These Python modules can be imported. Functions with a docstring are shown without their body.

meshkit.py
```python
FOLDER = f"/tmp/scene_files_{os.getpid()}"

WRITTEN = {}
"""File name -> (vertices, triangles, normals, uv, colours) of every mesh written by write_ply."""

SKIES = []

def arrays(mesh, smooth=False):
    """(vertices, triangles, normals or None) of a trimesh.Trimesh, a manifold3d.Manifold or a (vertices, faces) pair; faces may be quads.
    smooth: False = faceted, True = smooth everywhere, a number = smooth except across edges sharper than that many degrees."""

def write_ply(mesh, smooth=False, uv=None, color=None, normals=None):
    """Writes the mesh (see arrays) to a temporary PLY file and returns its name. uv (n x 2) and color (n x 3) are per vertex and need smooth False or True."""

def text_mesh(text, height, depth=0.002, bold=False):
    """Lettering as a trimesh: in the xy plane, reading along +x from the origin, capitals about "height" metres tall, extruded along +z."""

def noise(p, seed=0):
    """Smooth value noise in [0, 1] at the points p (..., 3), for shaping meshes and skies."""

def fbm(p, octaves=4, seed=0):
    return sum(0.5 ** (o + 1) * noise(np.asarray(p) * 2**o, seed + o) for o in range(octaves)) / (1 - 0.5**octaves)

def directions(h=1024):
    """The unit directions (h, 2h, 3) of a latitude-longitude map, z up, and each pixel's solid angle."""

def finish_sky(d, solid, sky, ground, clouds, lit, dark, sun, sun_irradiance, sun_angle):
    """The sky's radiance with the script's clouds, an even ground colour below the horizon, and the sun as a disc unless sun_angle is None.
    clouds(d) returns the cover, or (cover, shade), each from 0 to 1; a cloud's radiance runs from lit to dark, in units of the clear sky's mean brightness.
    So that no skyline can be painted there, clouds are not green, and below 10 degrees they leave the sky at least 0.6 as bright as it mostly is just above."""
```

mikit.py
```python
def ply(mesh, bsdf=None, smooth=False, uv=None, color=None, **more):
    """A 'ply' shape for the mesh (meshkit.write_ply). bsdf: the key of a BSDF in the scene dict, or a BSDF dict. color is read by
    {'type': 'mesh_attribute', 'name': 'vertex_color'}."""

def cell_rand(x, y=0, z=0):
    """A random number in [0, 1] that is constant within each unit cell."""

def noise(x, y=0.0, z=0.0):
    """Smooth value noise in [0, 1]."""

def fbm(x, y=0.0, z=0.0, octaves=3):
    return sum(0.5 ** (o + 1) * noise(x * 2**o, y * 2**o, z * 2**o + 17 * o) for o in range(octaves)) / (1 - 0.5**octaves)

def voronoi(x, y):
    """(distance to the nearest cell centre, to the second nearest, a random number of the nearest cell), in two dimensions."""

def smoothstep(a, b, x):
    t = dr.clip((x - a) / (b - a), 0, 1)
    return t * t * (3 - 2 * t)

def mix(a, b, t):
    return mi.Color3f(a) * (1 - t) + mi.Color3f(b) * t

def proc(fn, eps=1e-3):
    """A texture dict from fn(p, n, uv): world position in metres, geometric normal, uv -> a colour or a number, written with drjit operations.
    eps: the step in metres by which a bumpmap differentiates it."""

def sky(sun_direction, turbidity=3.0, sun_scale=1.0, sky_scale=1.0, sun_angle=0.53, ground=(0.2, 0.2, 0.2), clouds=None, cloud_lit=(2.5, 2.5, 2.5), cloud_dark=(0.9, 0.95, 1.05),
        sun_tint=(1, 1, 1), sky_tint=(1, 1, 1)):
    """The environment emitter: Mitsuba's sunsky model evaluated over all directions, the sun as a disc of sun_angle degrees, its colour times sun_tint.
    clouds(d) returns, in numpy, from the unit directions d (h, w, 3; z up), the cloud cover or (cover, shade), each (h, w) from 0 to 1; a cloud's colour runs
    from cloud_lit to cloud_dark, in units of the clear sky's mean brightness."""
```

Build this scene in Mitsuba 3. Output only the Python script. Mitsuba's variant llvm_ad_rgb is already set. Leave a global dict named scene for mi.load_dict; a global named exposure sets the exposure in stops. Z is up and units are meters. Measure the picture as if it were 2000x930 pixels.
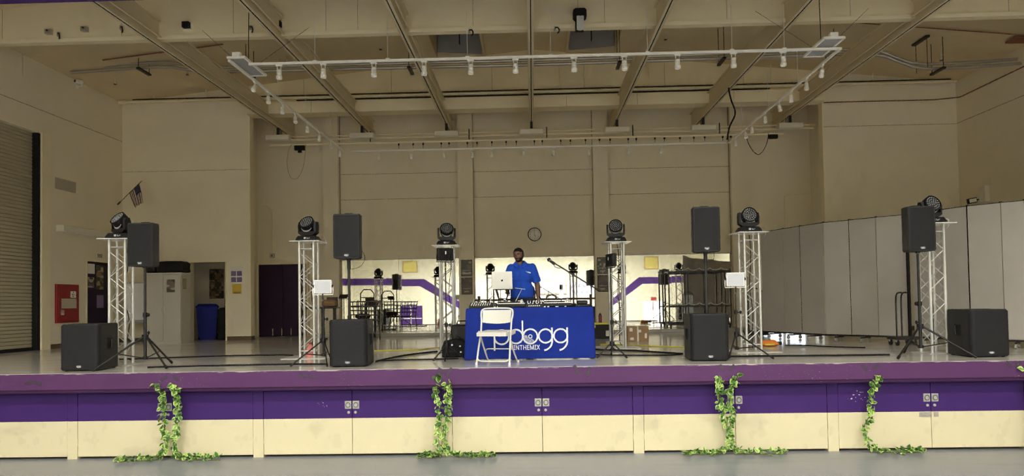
import math, random
import numpy as np, trimesh, manifold3d as m3
import mitsuba as mi, drjit as dr
import mikit, meshkit
from mikit import proc, noise, fbm, smoothstep, mix
from shapely.geometry import Polygon, box as sbox, Point, LineString
from shapely.ops import unary_union

T4 = mi.ScalarTransform4f
exposure = 2.25
scene, labels = {'type': 'scene'}, {}

# ---------------------------------------------------------------- camera (frame taken as 2000 x 930)
FOCAL, PPX, PPY, ROLL = 1385.0, 1000.0, 552.0, 0.0175     # pixels; the frame is a crop, so the optical axis is off its centre
STAGE = 1.10                                               # stage floor above hall floor
EYE = STAGE + 0.82
_f = np.array([40 / FOCAL, 38 / FOCAL, 1.0]); _f /= np.linalg.norm(_f)      # the hall's long axis in camera axes (x right, y down, z ahead)
_u = np.array([-math.sin(ROLL), -math.cos(ROLL), 0]); _u -= _f * (_u @ _f); _u /= np.linalg.norm(_u)
_r = np.cross(_f, -_u); _r = _r if _r[0] > 0 else -_r
AX = np.stack([_r, _f, _u])
_m = np.eye(4); _m[:3, 0] = -AX[:, 0]; _m[:3, 1] = -AX[:, 1]; _m[:3, 2] = AX[:, 2]; _m[:3, 3] = (0, 0, EYE)
scene['camera'] = {'type': 'perspective', 'fov': 2 * math.degrees(math.atan(1000 / FOCAL)), 'fov_axis': 'x', 'to_world': T4(_m), 'near_clip': 0.1, 'far_clip': 200.0,
                   'principal_point_offset_x': 0.0, 'principal_point_offset_y': (465.0 - PPY) / 930.0}
# ---------------------------------------------------------------- light: the hall's ceiling lamps (built with the hall below)
LAMP = 30.0
LAMP_ROWS = ((0.8, 1.55, 0.5), (3.3, 1.8, 0.3), (8.2, 3.4, 0.4))      # by row from the stage and by distance from the hall's middle line                                                 # radiance of the hall's lamps
LAMP_TINT = (1.0, 0.99, 0.95)

# ================================================================ helpers
def mat(name, d, two=True):
    scene[name] = {'type': 'twosided', 'b': d} if two else d
    return name
def rgb(*c): return {'type': 'rgb', 'value': list(c)}
def diffuse(name, c): return mat(name, {'type': 'diffuse', 'reflectance': rgb(*c) if not isinstance(c, dict) else c})
def prin(name, c, rough=0.5, metal=0.0, spec=0.5, **k):
    return mat(name, {'type': 'principled', 'base_color': rgb(*c) if not isinstance(c, dict) else c, 'roughness': rough, 'metallic': metal, 'specular': spec, **k})

def cat(ms): return trimesh.util.concatenate([m for m in ms if m is not None])
def tm(v, f): return trimesh.Trimesh(np.asarray(v, float), np.asarray(f), process=False)
def box(x0, x1, y0, y1, z0, z1):
    m = trimesh.creation.box((abs(x1 - x0), abs(y1 - y0), abs(z1 - z0))); m.apply_translation(((x0 + x1) / 2, (y0 + y1) / 2, (z0 + z1) / 2)); return m
def hull(pts):
    m = m3.Manifold.hull_points(np.asarray(pts, np.float32)).to_mesh(); return tm(m.vert_properties[:, :3], m.tri_verts)
def cbox(x0, x1, y0, y1, z0, z1, b=0.006):
    "box with chamfered edges"
    P = []
    for sx in (0, 1):
        for sy in (0, 1):
            for sz in (0, 1):
                p = np.array([(x0, x1)[sx], (y0, y1)[sy], (z0, z1)[sz]]); d = np.array([(b, -b)[sx], (b, -b)[sy], (b, -b)[sz]])
                for k in range(3):
                    q = p + d; q[k] = p[k]; P.append(q)
    return hull(P)
def frame_of(t):
    t = t / np.linalg.norm(t); a = np.cross(t, [0, 0, 1.0] if abs(t[2]) < 0.9 else [1.0, 0, 0]); a /= np.linalg.norm(a); return a, np.cross(t, a)
def tube(pts, r, n=8, closed=False):
    p = np.asarray(pts, float); k = len(p); R = np.broadcast_to(np.asarray(r, float), (k,))
    if closed: t = np.roll(p, -1, 0) - np.roll(p, 1, 0)
    else: t = np.gradient(p, axis=0)
    t /= np.linalg.norm(t, axis=1, keepdims=True) + 1e-12
    a, _ = frame_of(t[0]); V = []; ang = np.arange(n) * 2 * np.pi / n
    for i in range(k):
        a = a - t[i] * (a @ t[i]); a /= np.linalg.norm(a); b = np.cross(t[i], a)
        V.append(p[i] + R[i] * (np.cos(ang)[:, None] * a + np.sin(ang)[:, None] * b))
    V = np.vstack(V); F = []
    for i in range(k if closed else k - 1):
        o, q = i * n, ((i + 1) % k) * n
        for j in range(n):
            j2 = (j + 1) % n; F += [[o + j, o + j2, q + j2], [o + j, q + j2, q + j]]
    if not closed:
        V = np.vstack([V, p[0], p[-1]]); c0, c1 = len(V) - 2, len(V) - 1
        for j in range(n):
            j2 = (j + 1) % n; F += [[c0, j2, j], [c1, (k - 1) * n + j, (k - 1) * n + j2]]
    return tm(V, F)
def cyl(p0, p1, r, n=12, r1=None):
    return tube([p0, p1], [r, r if r1 is None else r1], n)
def lathe(prof, n=20):
    "profile [(r, z)] turned about z"
    V, F = [], []
    for r, z in prof:
        for j in range(n):
            a = 2 * math.pi * j / n; V.append((max(r, 1e-4) * math.cos(a), max(r, 1e-4) * math.sin(a), z))
    for i in range(len(prof) - 1):
        for j in range(n):
            j2 = (j + 1) % n; o, q = i * n, (i + 1) * n
            F += [[o + j, o + j2, q + j2], [o + j, q + j2, q + j]]
    return tm(V, F)
def prism(poly, d):
    "shapely polygon in x,z extruded from y=0 to y=d (away from the viewer)"
    gs = getattr(poly, 'geoms', [poly])
    m = cat([trimesh.creation.extrude_polygon(g, d, engine='earcut') for g in gs])
    v = m.vertices.copy(); return tm(np.stack([v[:, 0], d - v[:, 2], v[:, 1]], 1), m.faces)
def prism_z(poly, z0, z1):
    gs = getattr(poly, 'geoms', [poly])
    m = cat([trimesh.creation.extrude_polygon(g, z1 - z0, engine='earcut') for g in gs]); m.apply_translation((0, 0, z0)); return m
def mv(m, x=0, y=0, z=0):
    m = m.copy(); m.apply_translation((x, y, z)); return m
def rot(m, deg, axis=(0, 0, 1), at=(0, 0, 0)):
    m = m.copy(); m.apply_transform(trimesh.transformations.rotation_matrix(math.radians(deg), axis, at)); return m
def text(s, h, d=0.002, bold=False, center=True):
    "lettering standing upright, read from -y"
    m = meshkit.text_mesh(s, h, d, bold); v = m.vertices.copy()
    if center: v[:, 0] -= (v[:, 0].min() + v[:, 0].max()) / 2
    return tm(np.stack([v[:, 0], -v[:, 2], v[:, 1]], 1), m.faces)
def smooth_path(pts, n=6):
    p = np.asarray(pts, float)
    from scipy.interpolate import CubicSpline, PchipInterpolator
    s = np.r_[0, np.cumsum(np.linalg.norm(np.diff(p, axis=0), axis=1))]
    return PchipInterpolator(s, p)(np.linspace(0, s[-1], (len(p) - 1) * n + 1))

ORD = 'first second third fourth fifth sixth seventh eighth ninth tenth eleventh twelfth thirteenth fourteenth fifteenth sixteenth seventeenth eighteenth nineteenth twentieth twenty-first twenty-second twenty-third twenty-fourth twenty-fifth twenty-sixth'.split()
_count = {}
def numbered(name):
    if name not in scene and name not in _count: _count[name] = 0; return name
    _count[name] = _count.get(name, 0) + 1
    return f'{name}_{_count[name]:03d}'
class Proto:
    "an object as a list of parts (relative key, ply dict, label, kind); place() puts copies of it"
    def __init__(s): s.parts, s.n = [], {}
    def add(s, name, mesh, m, smooth=30, parent=None, label=None, kind=None, color=None, uv=None, **kw):
        full = (parent + '__' if parent else '') + name
        if full in s.n: s.n[full] += 1; full = f'{full}_{s.n[full]:03d}'
        else: s.n[full] = 0
        d = mesh if isinstance(mesh, dict) else mikit.ply(mesh, m, smooth, uv=uv, color=color, **kw)
        s.parts.append((full, d, label, kind)); return full
def TR(x=0, y=0, z=0, rz=0, rx=0, sc=None):
    t = T4().translate([x, y, z])
    if rz: t = t @ T4().rotate([0, 0, 1], rz)
    if rx: t = t @ T4().rotate([1, 0, 0], rx)
    if sc: t = t @ T4().scale(sc)
    return t
def place(name, pr, label, category, group=None, T=None, kind=None):
    key = numbered(name)
    labels[key] = {'label': label}
    if category: labels[key]['category'] = category
    if group: labels[key]['group'] = group
    if kind: labels[key]['kind'] = kind
    for p, d, lab, k in pr.parts:
        d = dict(d)
        if T is not None: d['to_world'] = T @ d['to_world'] if 'to_world' in d else T
        scene[f'{key}__{p}'] = d
        if lab or k: labels[f'{key}__{p}'] = {**({'label': lab} if lab else {}), **({'kind': k} if k else {})}
    return key
def one(name, mesh, m, label, category=None, smooth=30, group=None, kind=None, T=None, **kw):
    key = numbered(name)
    d = dict(mesh) if isinstance(mesh, dict) else mikit.ply(mesh, m, smooth, **kw)
    if T is not None: d['to_world'] = T
    scene[key] = d
    labels[key] = {'label': label}
    if category: labels[key]['category'] = category
    if group: labels[key]['group'] = group
    if kind: labels[key]['kind'] = kind
    return key
def struct(name, mesh, m, label, smooth=False, **kw): return one(name, mesh, m, label, None, smooth, kind='structure', **kw)
def sub(parent, name, mesh, m, smooth=30, label=None, kind=None, T=None, **kw):
    key = numbered(f'{parent}__{name}')
    d = dict(mesh) if isinstance(mesh, dict) else mikit.ply(mesh, m, smooth, **kw)
    if T is not None: d['to_world'] = T
    scene[key] = d
    if label or kind: labels[key] = {**({'label': label} if label else {}), **({'kind': kind} if kind else {})}
    return key

# ================================================================ materials
def wall_fn(c, amt=0.06, s=0.7):
    def fn(p, n, uv):
        v = fbm(p[0] * s, p[1] * s, p[2] * s * 1.6, 4) - 0.5
        w = smoothstep(0.62, 0.75, fbm(p[0] * 2.3 + 7, p[1] * 2.3, p[2] * 0.7, 3)) * 0.04
        return mi.Color3f(*c) * (1 + v * amt * 2 - w)
    return proc(fn)
diffuse('paint_wall', wall_fn((0.765, 0.692, 0.535)))
diffuse('paint_ceiling', wall_fn((0.72, 0.60, 0.39), 0.05))
diffuse('paint_girder', wall_fn((0.82, 0.715, 0.475), 0.04))
diffuse('paint_hall', wall_fn((0.74, 0.70, 0.54), 0.02))
diffuse('paint_beam', (0.66, 0.565, 0.385))
diffuse('paint_trim', (0.80, 0.705, 0.49))
diffuse('joint_dark', (0.30, 0.26, 0.19))
diffuse('baseboard_brown', (0.13, 0.095, 0.06))
def door_fn(p, n, uv):
    zb = 0.447 - 0.0005 * p[0]
    up = smoothstep(zb - 0.003, zb + 0.003, p[2])
    smudge = smoothstep(0.60, 0.78, fbm(p[0] * 2.1, 3.1, p[2] * 3.0, 4)) * 0.10 + smoothstep(0.66, 0.74, fbm(p[0] * 9, 5.0, p[2] * 5, 3)) * 0.05
    cream = mi.Color3f(0.60, 0.535, 0.345) * (1 - smudge)
    purple = mi.Color3f(0.038, 0.012, 0.100) * (0.94 + 0.14 * fbm(p[0] * 3, 1.0, p[2] * 4, 3))
    chip = smoothstep(0.83, 0.86, noise(p[0] * 60, 2.0, p[2] * 60)) * smoothstep(0.88, 0.92, noise(p[0] * 2.2, 9.0, p[2] * 3.1))
    return mix(cream, mix(purple, mi.Color3f(0.55, 0.48, 0.5), chip), up)
prin('paint_door', proc(door_fn), 0.6, spec=0.2)
def nosing_fn(p, n, uv):
    base = mi.Color3f(0.078, 0.027, 0.090) * (0.92 + 0.16 * fbm(p[0] * 1.5, p[1] * 2, p[2] * 6, 3))
    edge = smoothstep(1.074, 1.098, p[2]) * smoothstep(0.52, 0.70, fbm(p[0] * 7.0, 3.0, p[2] * 30, 3))
    dots = smoothstep(0.935, 0.95, noise(p[0] * 95, 4.0, p[2] * 95)) * smoothstep(0.72, 0.8, noise(p[0] * 1.3, 8.0, 2.0))
    return mix(base, mi.Color3f(0.62, 0.55, 0.50), dr.clip(edge * 0.75 + dots * 0.6, 0, 1))
prin('paint_nosing', proc(nosing_fn), 0.6, spec=0.2)
prin('paint_purple', (0.065, 0.026, 0.145), 0.55, spec=0.25)
prin('paint_purple_dark', (0.016, 0.006, 0.020), 0.6, spec=0.2)
def stage_fn(p, n, uv):
    st = fbm(p[0] * 0.9, p[1] * 5.5, 1.0, 4); sc = fbm(p[0] * 3.0, p[1] * 24, 4.0, 3)
    c = mi.Color3f(0.30, 0.281, 0.247) * (0.72 + 0.42 * st + 0.18 * sc)
    return c
def stage_rough(p, n, uv): return 0.07 + 0.10 * fbm(p[0] * 1.1, p[1] * 7, 3.0, 3)
prin('stage_vinyl', proc(stage_fn), proc(stage_rough), spec=0.62)
def hall_floor_fn(p, n, uv):
    v = fbm(p[0] * 0.5, p[1] * 0.8, 0.0, 4); s = smoothstep(0.66, 0.72, fbm(p[0] * 1.1 + 3, p[1] * 9, 2.0, 4))
    return mi.Color3f(0.175, 0.182, 0.197) * (0.88 + 0.2 * v - 0.06 * s)
prin('hall_vinyl', proc(hall_floor_fn), 0.30, spec=0.45)
mat('mirror_glass', {'type': 'conductor', 'material': 'none', 'specular_reflectance': rgb(0.90, 0.90, 0.86)})
prin('mirror_edge', (0.30, 0.30, 0.27), 0.3, 0.5)
prin('black_plastic', (0.008, 0.008, 0.0085), 0.45, spec=0.3)
prin('black_matte', (0.008, 0.008, 0.008), 0.8, spec=0.2)
prin('black_grille', (0.011, 0.011, 0.012), 0.65, spec=0.2)
prin('black_texture', (0.013, 0.013, 0.013), 0.5, spec=0.3)
prin('black_metal', (0.016, 0.015, 0.014), 0.38, 0.2, spec=0.4)
prin('black_gloss', (0.012, 0.012, 0.013), 0.18)
prin('dark_wood', (0.05, 0.03, 0.018), 0.5)
prin('aluminium', (0.64, 0.635, 0.60), 0.34, 0.55, spec=0.6)
prin('galvanised', (0.42, 0.39, 0.34), 0.38, 0.5)
prin('white_metal', (0.80, 0.78, 0.70), 0.35)
prin('white_enamel', (0.83, 0.81, 0.74), 0.32, spec=0.55)
prin('chair_cream', (0.62, 0.605, 0.53), 0.36, spec=0.5)
prin('white_plastic', (0.80, 0.80, 0.78), 0.4)
prin('grey_plastic', (0.33, 0.33, 0.32), 0.5)
prin('chrome', (0.80, 0.79, 0.76), 0.2, 0.9)
prin('laptop_silver', (0.88, 0.86, 0.78), 0.4, 0.15)
prin('ink_blue', (0.34, 0.35, 0.44), 0.8)
prin('bottle_red', (0.13, 0.02, 0.018), 0.35)
prin('note_olive', (0.30, 0.27, 0.14), 0.8)
prin('silver', (0.74, 0.73, 0.68), 0.35, 0.4)
prin('lens_glass', (0.34, 0.35, 0.36), 0.12, 0.1, spec=0.8)
prin('light_diffuser', (0.50, 0.505, 0.53), 0.3, spec=0.5)
def weave(c, amt=0.10):
    def fn(p, n, uv): return mi.Color3f(*c) * (1 - amt + 2 * amt * fbm(p[0] * 9, p[1] * 9, p[2] * 7, 3))
    return proc(fn)
prin('cloth_blue', weave((0.012, 0.028, 0.22)), 0.85, spec=0.1)
prin('polo_blue', weave((0.020, 0.072, 0.44), 0.08), 0.9, spec=0.1)
prin('logo_white', (0.70, 0.72, 0.75), 0.7)
prin('red_paint', (0.23, 0.008, 0.010), 0.4)
prin('red_cloth', (0.40, 0.03, 0.03), 0.8)
prin('pipe_red', (0.22, 0.085, 0.05), 0.6)
prin('cardboard', weave((0.30, 0.19, 0.10), 0.06), 0.8, spec=0.2)
prin('yellow_plastic', (0.62, 0.52, 0.06), 0.5)
prin('yellow_panel', (0.66, 0.55, 0.17), 0.7)
prin('yellow_cable', (0.58, 0.50, 0.05), 0.5)
prin('bin_blue', (0.010, 0.013, 0.14), 0.6, spec=0.15)
prin('latch_metal', (0.34, 0.33, 0.31), 0.45, 0.2)
prin('latch_dark', (0.10, 0.095, 0.09), 0.5)
prin('cabinet_grey', (0.46, 0.43, 0.37), 0.45)
def divider_fn(p, n, uv): return mi.Color3f(0.40, 0.368, 0.325) * (0.93 + 0.14 * fbm(p[0] * 2, p[1] * 2, p[2] * 1.6, 4))
diffuse('divider_fabric', proc(divider_fn))
prin('leaf', {'type': 'mesh_attribute', 'name': 'vertex_color'}, 0.5, spec=0.4)
prin('vine_stem', (0.06, 0.10, 0.025), 0.6)
prin('tape', (0.040, 0.020, 0.042), 0.55)
prin('paper_white', (0.72, 0.69, 0.62), 0.8)
prin('paper_yellow', (0.60, 0.42, 0.05), 0.8)
prin('ink_purple', (0.16, 0.11, 0.22), 0.8)
prin('ink_black', (0.02, 0.02, 0.02), 0.7)
prin('fixture_white', (0.66, 0.62, 0.51), 0.5)
prin('grille_grey', (0.42, 0.38, 0.29), 0.5)
prin('slat_paint', (0.37, 0.325, 0.225), 0.45)
def poster(name, a, b, c, s):
    def fn(p, n, uv):
        v = fbm(p[0] * s + p[1] * s, p[1] * 3.0, p[2] * s, 3); w = noise(p[0] * s * 2.2 + p[1] * s, 4.0, p[2] * s * 2.0)
        return mix(mix(mi.Color3f(*a), mi.Color3f(*b), smoothstep(0.42, 0.58, v)), mi.Color3f(*c), smoothstep(0.66, 0.74, w))
    return prin(name, proc(fn), 0.45)
poster('poster_dark', (0.05, 0.04, 0.03), (0.14, 0.11, 0.08), (0.32, 0.28, 0.22), 7.0)
poster('poster_field', (0.06, 0.08, 0.05), (0.13, 0.10, 0.08), (0.36, 0.33, 0.28), 9.0)
poster('poster_brown', (0.055, 0.03, 0.022), (0.09, 0.05, 0.035), (0.17, 0.11, 0.08), 6.0)
poster('poster_gold', (0.03, 0.025, 0.02), (0.16, 0.11, 0.04), (0.26, 0.20, 0.13), 8.0)
prin('skin', (0.125, 0.060, 0.037), 0.45, spec=0.5)
prin('hair_black', (0.008, 0.007, 0.006), 0.75, spec=0.2)
prin('eye_white', (0.10, 0.09, 0.08), 0.5, spec=0.15)
prin('lips', (0.13, 0.050, 0.040), 0.5)
prin('denim', (0.02, 0.025, 0.05), 0.85)
mat('clear_plastic', {'type': 'thindielectric', 'int_ior': 1.3}, False)
diffuse('glow_off', (0.8, 0.8, 0.8))
# ================================================================ the shell
def roofz(x): return 8.10 - 0.104 * abs(x - 0.1)
XL, XR, YR, YB = -10.1, 10.25, 17.2, 19.0            # stage side walls, return walls, back wall
def yz_prism(poly, x0, x1):
    "polygon in y,z extruded along x"
    m = prism_z(poly, 0, x1 - x0); v = m.vertices
    return tm(np.stack([v[:, 2] + x0, v[:, 0], v[:, 1]], 1), m.faces)
def xz_prism(poly, y0, y1): return mv(prism(poly, y1 - y0), y=y0)

struct('floor', box(-12.9, 12.9, -14.2, 9.4, -0.245, -0.045), 'hall_vinyl', 'smooth grey vinyl floor of the hall in front of the stage')
struct('stage_floor', box(-12.9, 12.9, 8.986, 19.8, STAGE - 0.12, STAGE), 'stage_vinyl', 'glossy worn brown-grey stage floor')
struct('trim_1', cat([cbox(-12.7, 12.7, 8.98, 9.40, 0.882, STAGE - 0.001, 0.012), box(-12.7, 12.7, 9.03, 9.4, 0.852, 0.882)]), 'paint_nosing', 'chipped purple painted nosing along the stage front edge', smooth=False)
struct('wall_stage_front', box(-12.7, 12.7, 9.34, 9.5, -0.045, 0.98), 'joint_dark', 'dark backing wall behind the storage doors under the stage')
rail = struct('trim_2', box(-12.7, 12.7, 9.20, 9.34, 0.815, 0.856), 'paint_purple', 'purple rail above the storage doors under the stage')
SEAMS = [-7.31 + 2.47 * k for k in range(7)]
POSTS = [s + 1.235 for s in SEAMS[:-1]]
for k, s in enumerate([SEAMS[0] - 1.235] + POSTS + [SEAMS[-1] + 1.235]):
    struct(f'trim_{k + 3}', box(s - 0.066, s + 0.066, 9.202, 9.34, -0.045, 0.815), 'paint_door', f'narrow purple and cream post between storage doors, {ORD[k]} from the left')
struct('wall_stage_front_001', box(-12.7, SEAMS[0] - 1.301, 9.202, 9.34, -0.045, 0.815), 'paint_door', 'plain purple and cream panel at the left end of the stage front')
struct('wall_stage_front_002', box(SEAMS[-1] + 1.301, 12.7, 9.202, 9.34, -0.045, 0.815), 'paint_door', 'plain purple and cream panel at the right end of the stage front')
# storage doors
plate = cat([cbox(-0.043, 0.043, -0.006, 0, -0.052, 0.052, 0.002)])
ring = tube([(0.028 * math.cos(a), -0.010, 0.031 * math.sin(a)) for a in np.linspace(0, 2 * np.pi, 20, endpoint=False)], 0.005, 6, True)
cup = rot(lathe([(0, 0.001), (0.020, 0.001), (0.024, 0.006), (0.026, 0.007)], 16), 90, (1, 0, 0))
d_plate, d_ring, d_cup = mikit.ply(plate, 'latch_metal', 30), mikit.ply(ring, 'latch_dark', 30), mikit.ply(cup, 'latch_metal', 30)
d_lock = mikit.ply(rot(lathe([(0, 0.012), (0.014, 0.011), (0.019, 0.006), (0.019, 0)], 16), 90, (1, 0, 0)), 'latch_metal', 30)
d_hinge = mikit.ply(cyl((0, 0, -0.04), (0, 0, 0.04), 0.006, 8), 'paint_door', 30)
dn = 0
for s in SEAMS:
    for side in (-1, 1):
        a, b = (s - 1.164, s - 0.003) if side < 0 else (s + 0.003, s + 1.164)
        dn += 1
        k = struct(f'door_{dn}', cbox(a, b, 9.205, 9.235, -0.014, 0.812, 0.004), 'paint_door', f'purple and cream storage door under the stage, {ORD[dn - 1]} from the left')
        x = s + side * 0.051
        p = sub(k, 'latch', d_plate, None, T=TR(x, 9.204, 0.622), label='square silver flush latch plate')
        sub(p, 'pull_ring', d_ring, None, T=TR(x, 9.202, 0.622)); sub(p, 'cup', d_cup, None, T=TR(x, 9.198, 0.622))
        sub(k, 'lock', d_lock, None, T=TR(s + side * 0.045, 9.204, 0.524), label='round silver keyhole lock')
        hx = b + 0.004 if side > 0 else a - 0.004
        for hz in (0.60, 0.17): sub(k, 'hinge', d_hinge, None, T=TR(hx, 9.204, hz))
        if abs(s - SEAMS[5]) < 0.01:
            if side < 0:
                sub(k, 'slide_bolt', mv(cat([box(-0.15, -0.01, -0.004, 0, -0.03, 0.03), box(-0.12, 0.0, -0.014, -0.004, -0.010, 0.010), box(-0.075, -0.055, -0.016, 0, -0.026, 0.026)]), s, 9.204, 0.408), 'galvanised', label='grey metal slide bolt')
            else:
                sub(k, 'bolt_keeper', mv(cat([box(0.03, 0.09, -0.004, 0, -0.03, 0.03), box(0.04, 0.08, -0.014, -0.004, -0.012, 0.012)]), s, 9.204, 0.408), 'galvanised', label='grey keeper of the slide bolt')
# walls of the stage
wl = sbox(9.05, STAGE - 0.05, YR + 0.2, 8.3).difference(sbox(10.3, 1.0, 14.28, 5.57)).difference(sbox(15.81, 1.0, 16.78, 3.02))
wall_left = struct('wall_left', yz_prism(wl, XL - 0.25, XL), 'paint_wall', 'beige painted left wall of the stage')
sub(wall_left, 'joint', cat([box(XL, XL + 0.004, 9.4, 17.2, 6.055, 6.067), box(XL, XL + 0.003, 13.75, 13.757, 6.6, 8.0)]), 'joint_dark')
sub(wall_left, 'door_frame', cat([box(XL - 0.1, XL + 0.012, 15.77, 15.81, 1.1, 3.06), box(XL - 0.1, XL + 0.012, 16.78, 16.82, 1.1, 3.06), box(XL - 0.1, XL + 0.012, 15.77, 16.82, 3.02, 3.06)]), 'paint_trim')
sub(wall_left, 'shutter_jamb', cat([box(XL - 0.16, XL - 0.002, 14.20, 14.275, 1.1, 5.57), box(XL - 0.16, XL - 0.002, 10.305, 10.38, 1.1, 5.57)]), 'black_matte', label='black guide rail of the roller shutter')
sub(wall_left, 'corner_post', box(XL, XL + 0.03, 14.29, 14.55, 1.1, 5.6), 'paint_trim')
wall_right = struct('wall_right', box(XR, XR + 0.25, 9.05, YR + 0.2, STAGE - 0.05, 8.3), 'paint_wall', 'beige painted right wall of the stage')
sub(wall_right, 'joint', box(XR - 0.004, XR, 9.4, 17.2, 6.025, 6.037), 'joint_dark')
rl = Polygon([(XL - 0.2, STAGE), (-6.9, STAGE), (-6.9, 8.2), (XL - 0.2, 8.2)]).difference(sbox(-8.41, 1.0, -7.53, 3.03))
wrl = struct('wall_return_left', xz_prism(rl, YR, YR + 0.2), 'paint_wall', 'beige wall facing the hall at the left of the stage recess')
sub(wrl, 'joint', box(XL, -6.9, YR - 0.004, YR, 5.30, 5.308), 'joint_dark')
sub(wrl, 'opening_frame', cat([box(-8.45, -8.41, YR - 0.012, YR + 0.2, 1.1, 3.07), box(-7.53, -7.49, YR - 0.012, YR + 0.2, 1.1, 3.07), box(-8.45, -7.49, YR - 0.012, YR + 0.2, 3.03, 3.07)]), 'paint_trim')
sub(wrl, 'corner_bead', box(-6.925, -6.895, YR - 0.01, YR + 0.21, 1.2, 6.8), 'paint_trim')
wrr = struct('wall_return_right', box(7.06, XR + 0.2, YR, YR + 0.2, STAGE, 8.2), 'paint_wall', 'beige wall facing the hall at the right of the stage recess')
sub(wrr, 'joint', box(7.06, XR, YR - 0.004, YR, 6.02, 6.03), 'joint_dark')
sub(wrr, 'corner_bead', box(7.055, 7.085, YR - 0.01, YR + 0.21, 1.2, 6.8), 'paint_trim')
wb = sbox(-9.8, STAGE, 9.8, 7.6).difference(sbox(6.04, 1.0, 7.28, 3.068))
wback = struct('wall_back', xz_prism(wb, YB, YB + 0.2), 'paint_wall', 'beige painted back wall of the stage')
sub(wback, 'joint', cat([box(a, b, YB - 0.004, YB, z, z + 0.012) for a, b in ((-5.157, -1.942), (-1.535, 1.67), (2.067, 5.303)) for z in (5.449, 4.76)]), 'joint_dark')
for a, b in ((-5.564, -5.157), (-1.942, -1.535), (1.67, 2.067), (5.303, 5.71)):
    pz = sub(wback, 'pilaster', box(a, b, YB - 0.2, YB, STAGE, 7.4), 'paint_wall')
    sub(pz, 'edge_joint', cat([box(a - 0.008, a, YB - 0.07, YB, 3.1, 7.2), box(b, b + 0.008, YB - 0.07, YB, 3.1, 7.2)]), 'joint_dark')
struct('wall_niche_left', box(-7.55, -7.42, YR + 0.2, YB, STAGE, 7.6), 'paint_wall', 'side wall of the recess behind the left return wall')
struct('wall_niche_right', box(7.45, 7.6, YR + 0.2, YB, STAGE, 7.6), 'paint_wall', 'side wall of the recess behind the right return wall')
struct('wall_closet', cat([box(-9.8, -7.55, 18.62, 18.8, STAGE, 3.6), box(-9.85, -9.7, 17.38, 18.7, STAGE, 3.6), box(-9.8, -7.55, 17.38, 18.7, 3.4, 3.6)]), 'paint_wall', 'beige inside walls of the small closet left of the stage')
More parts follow.
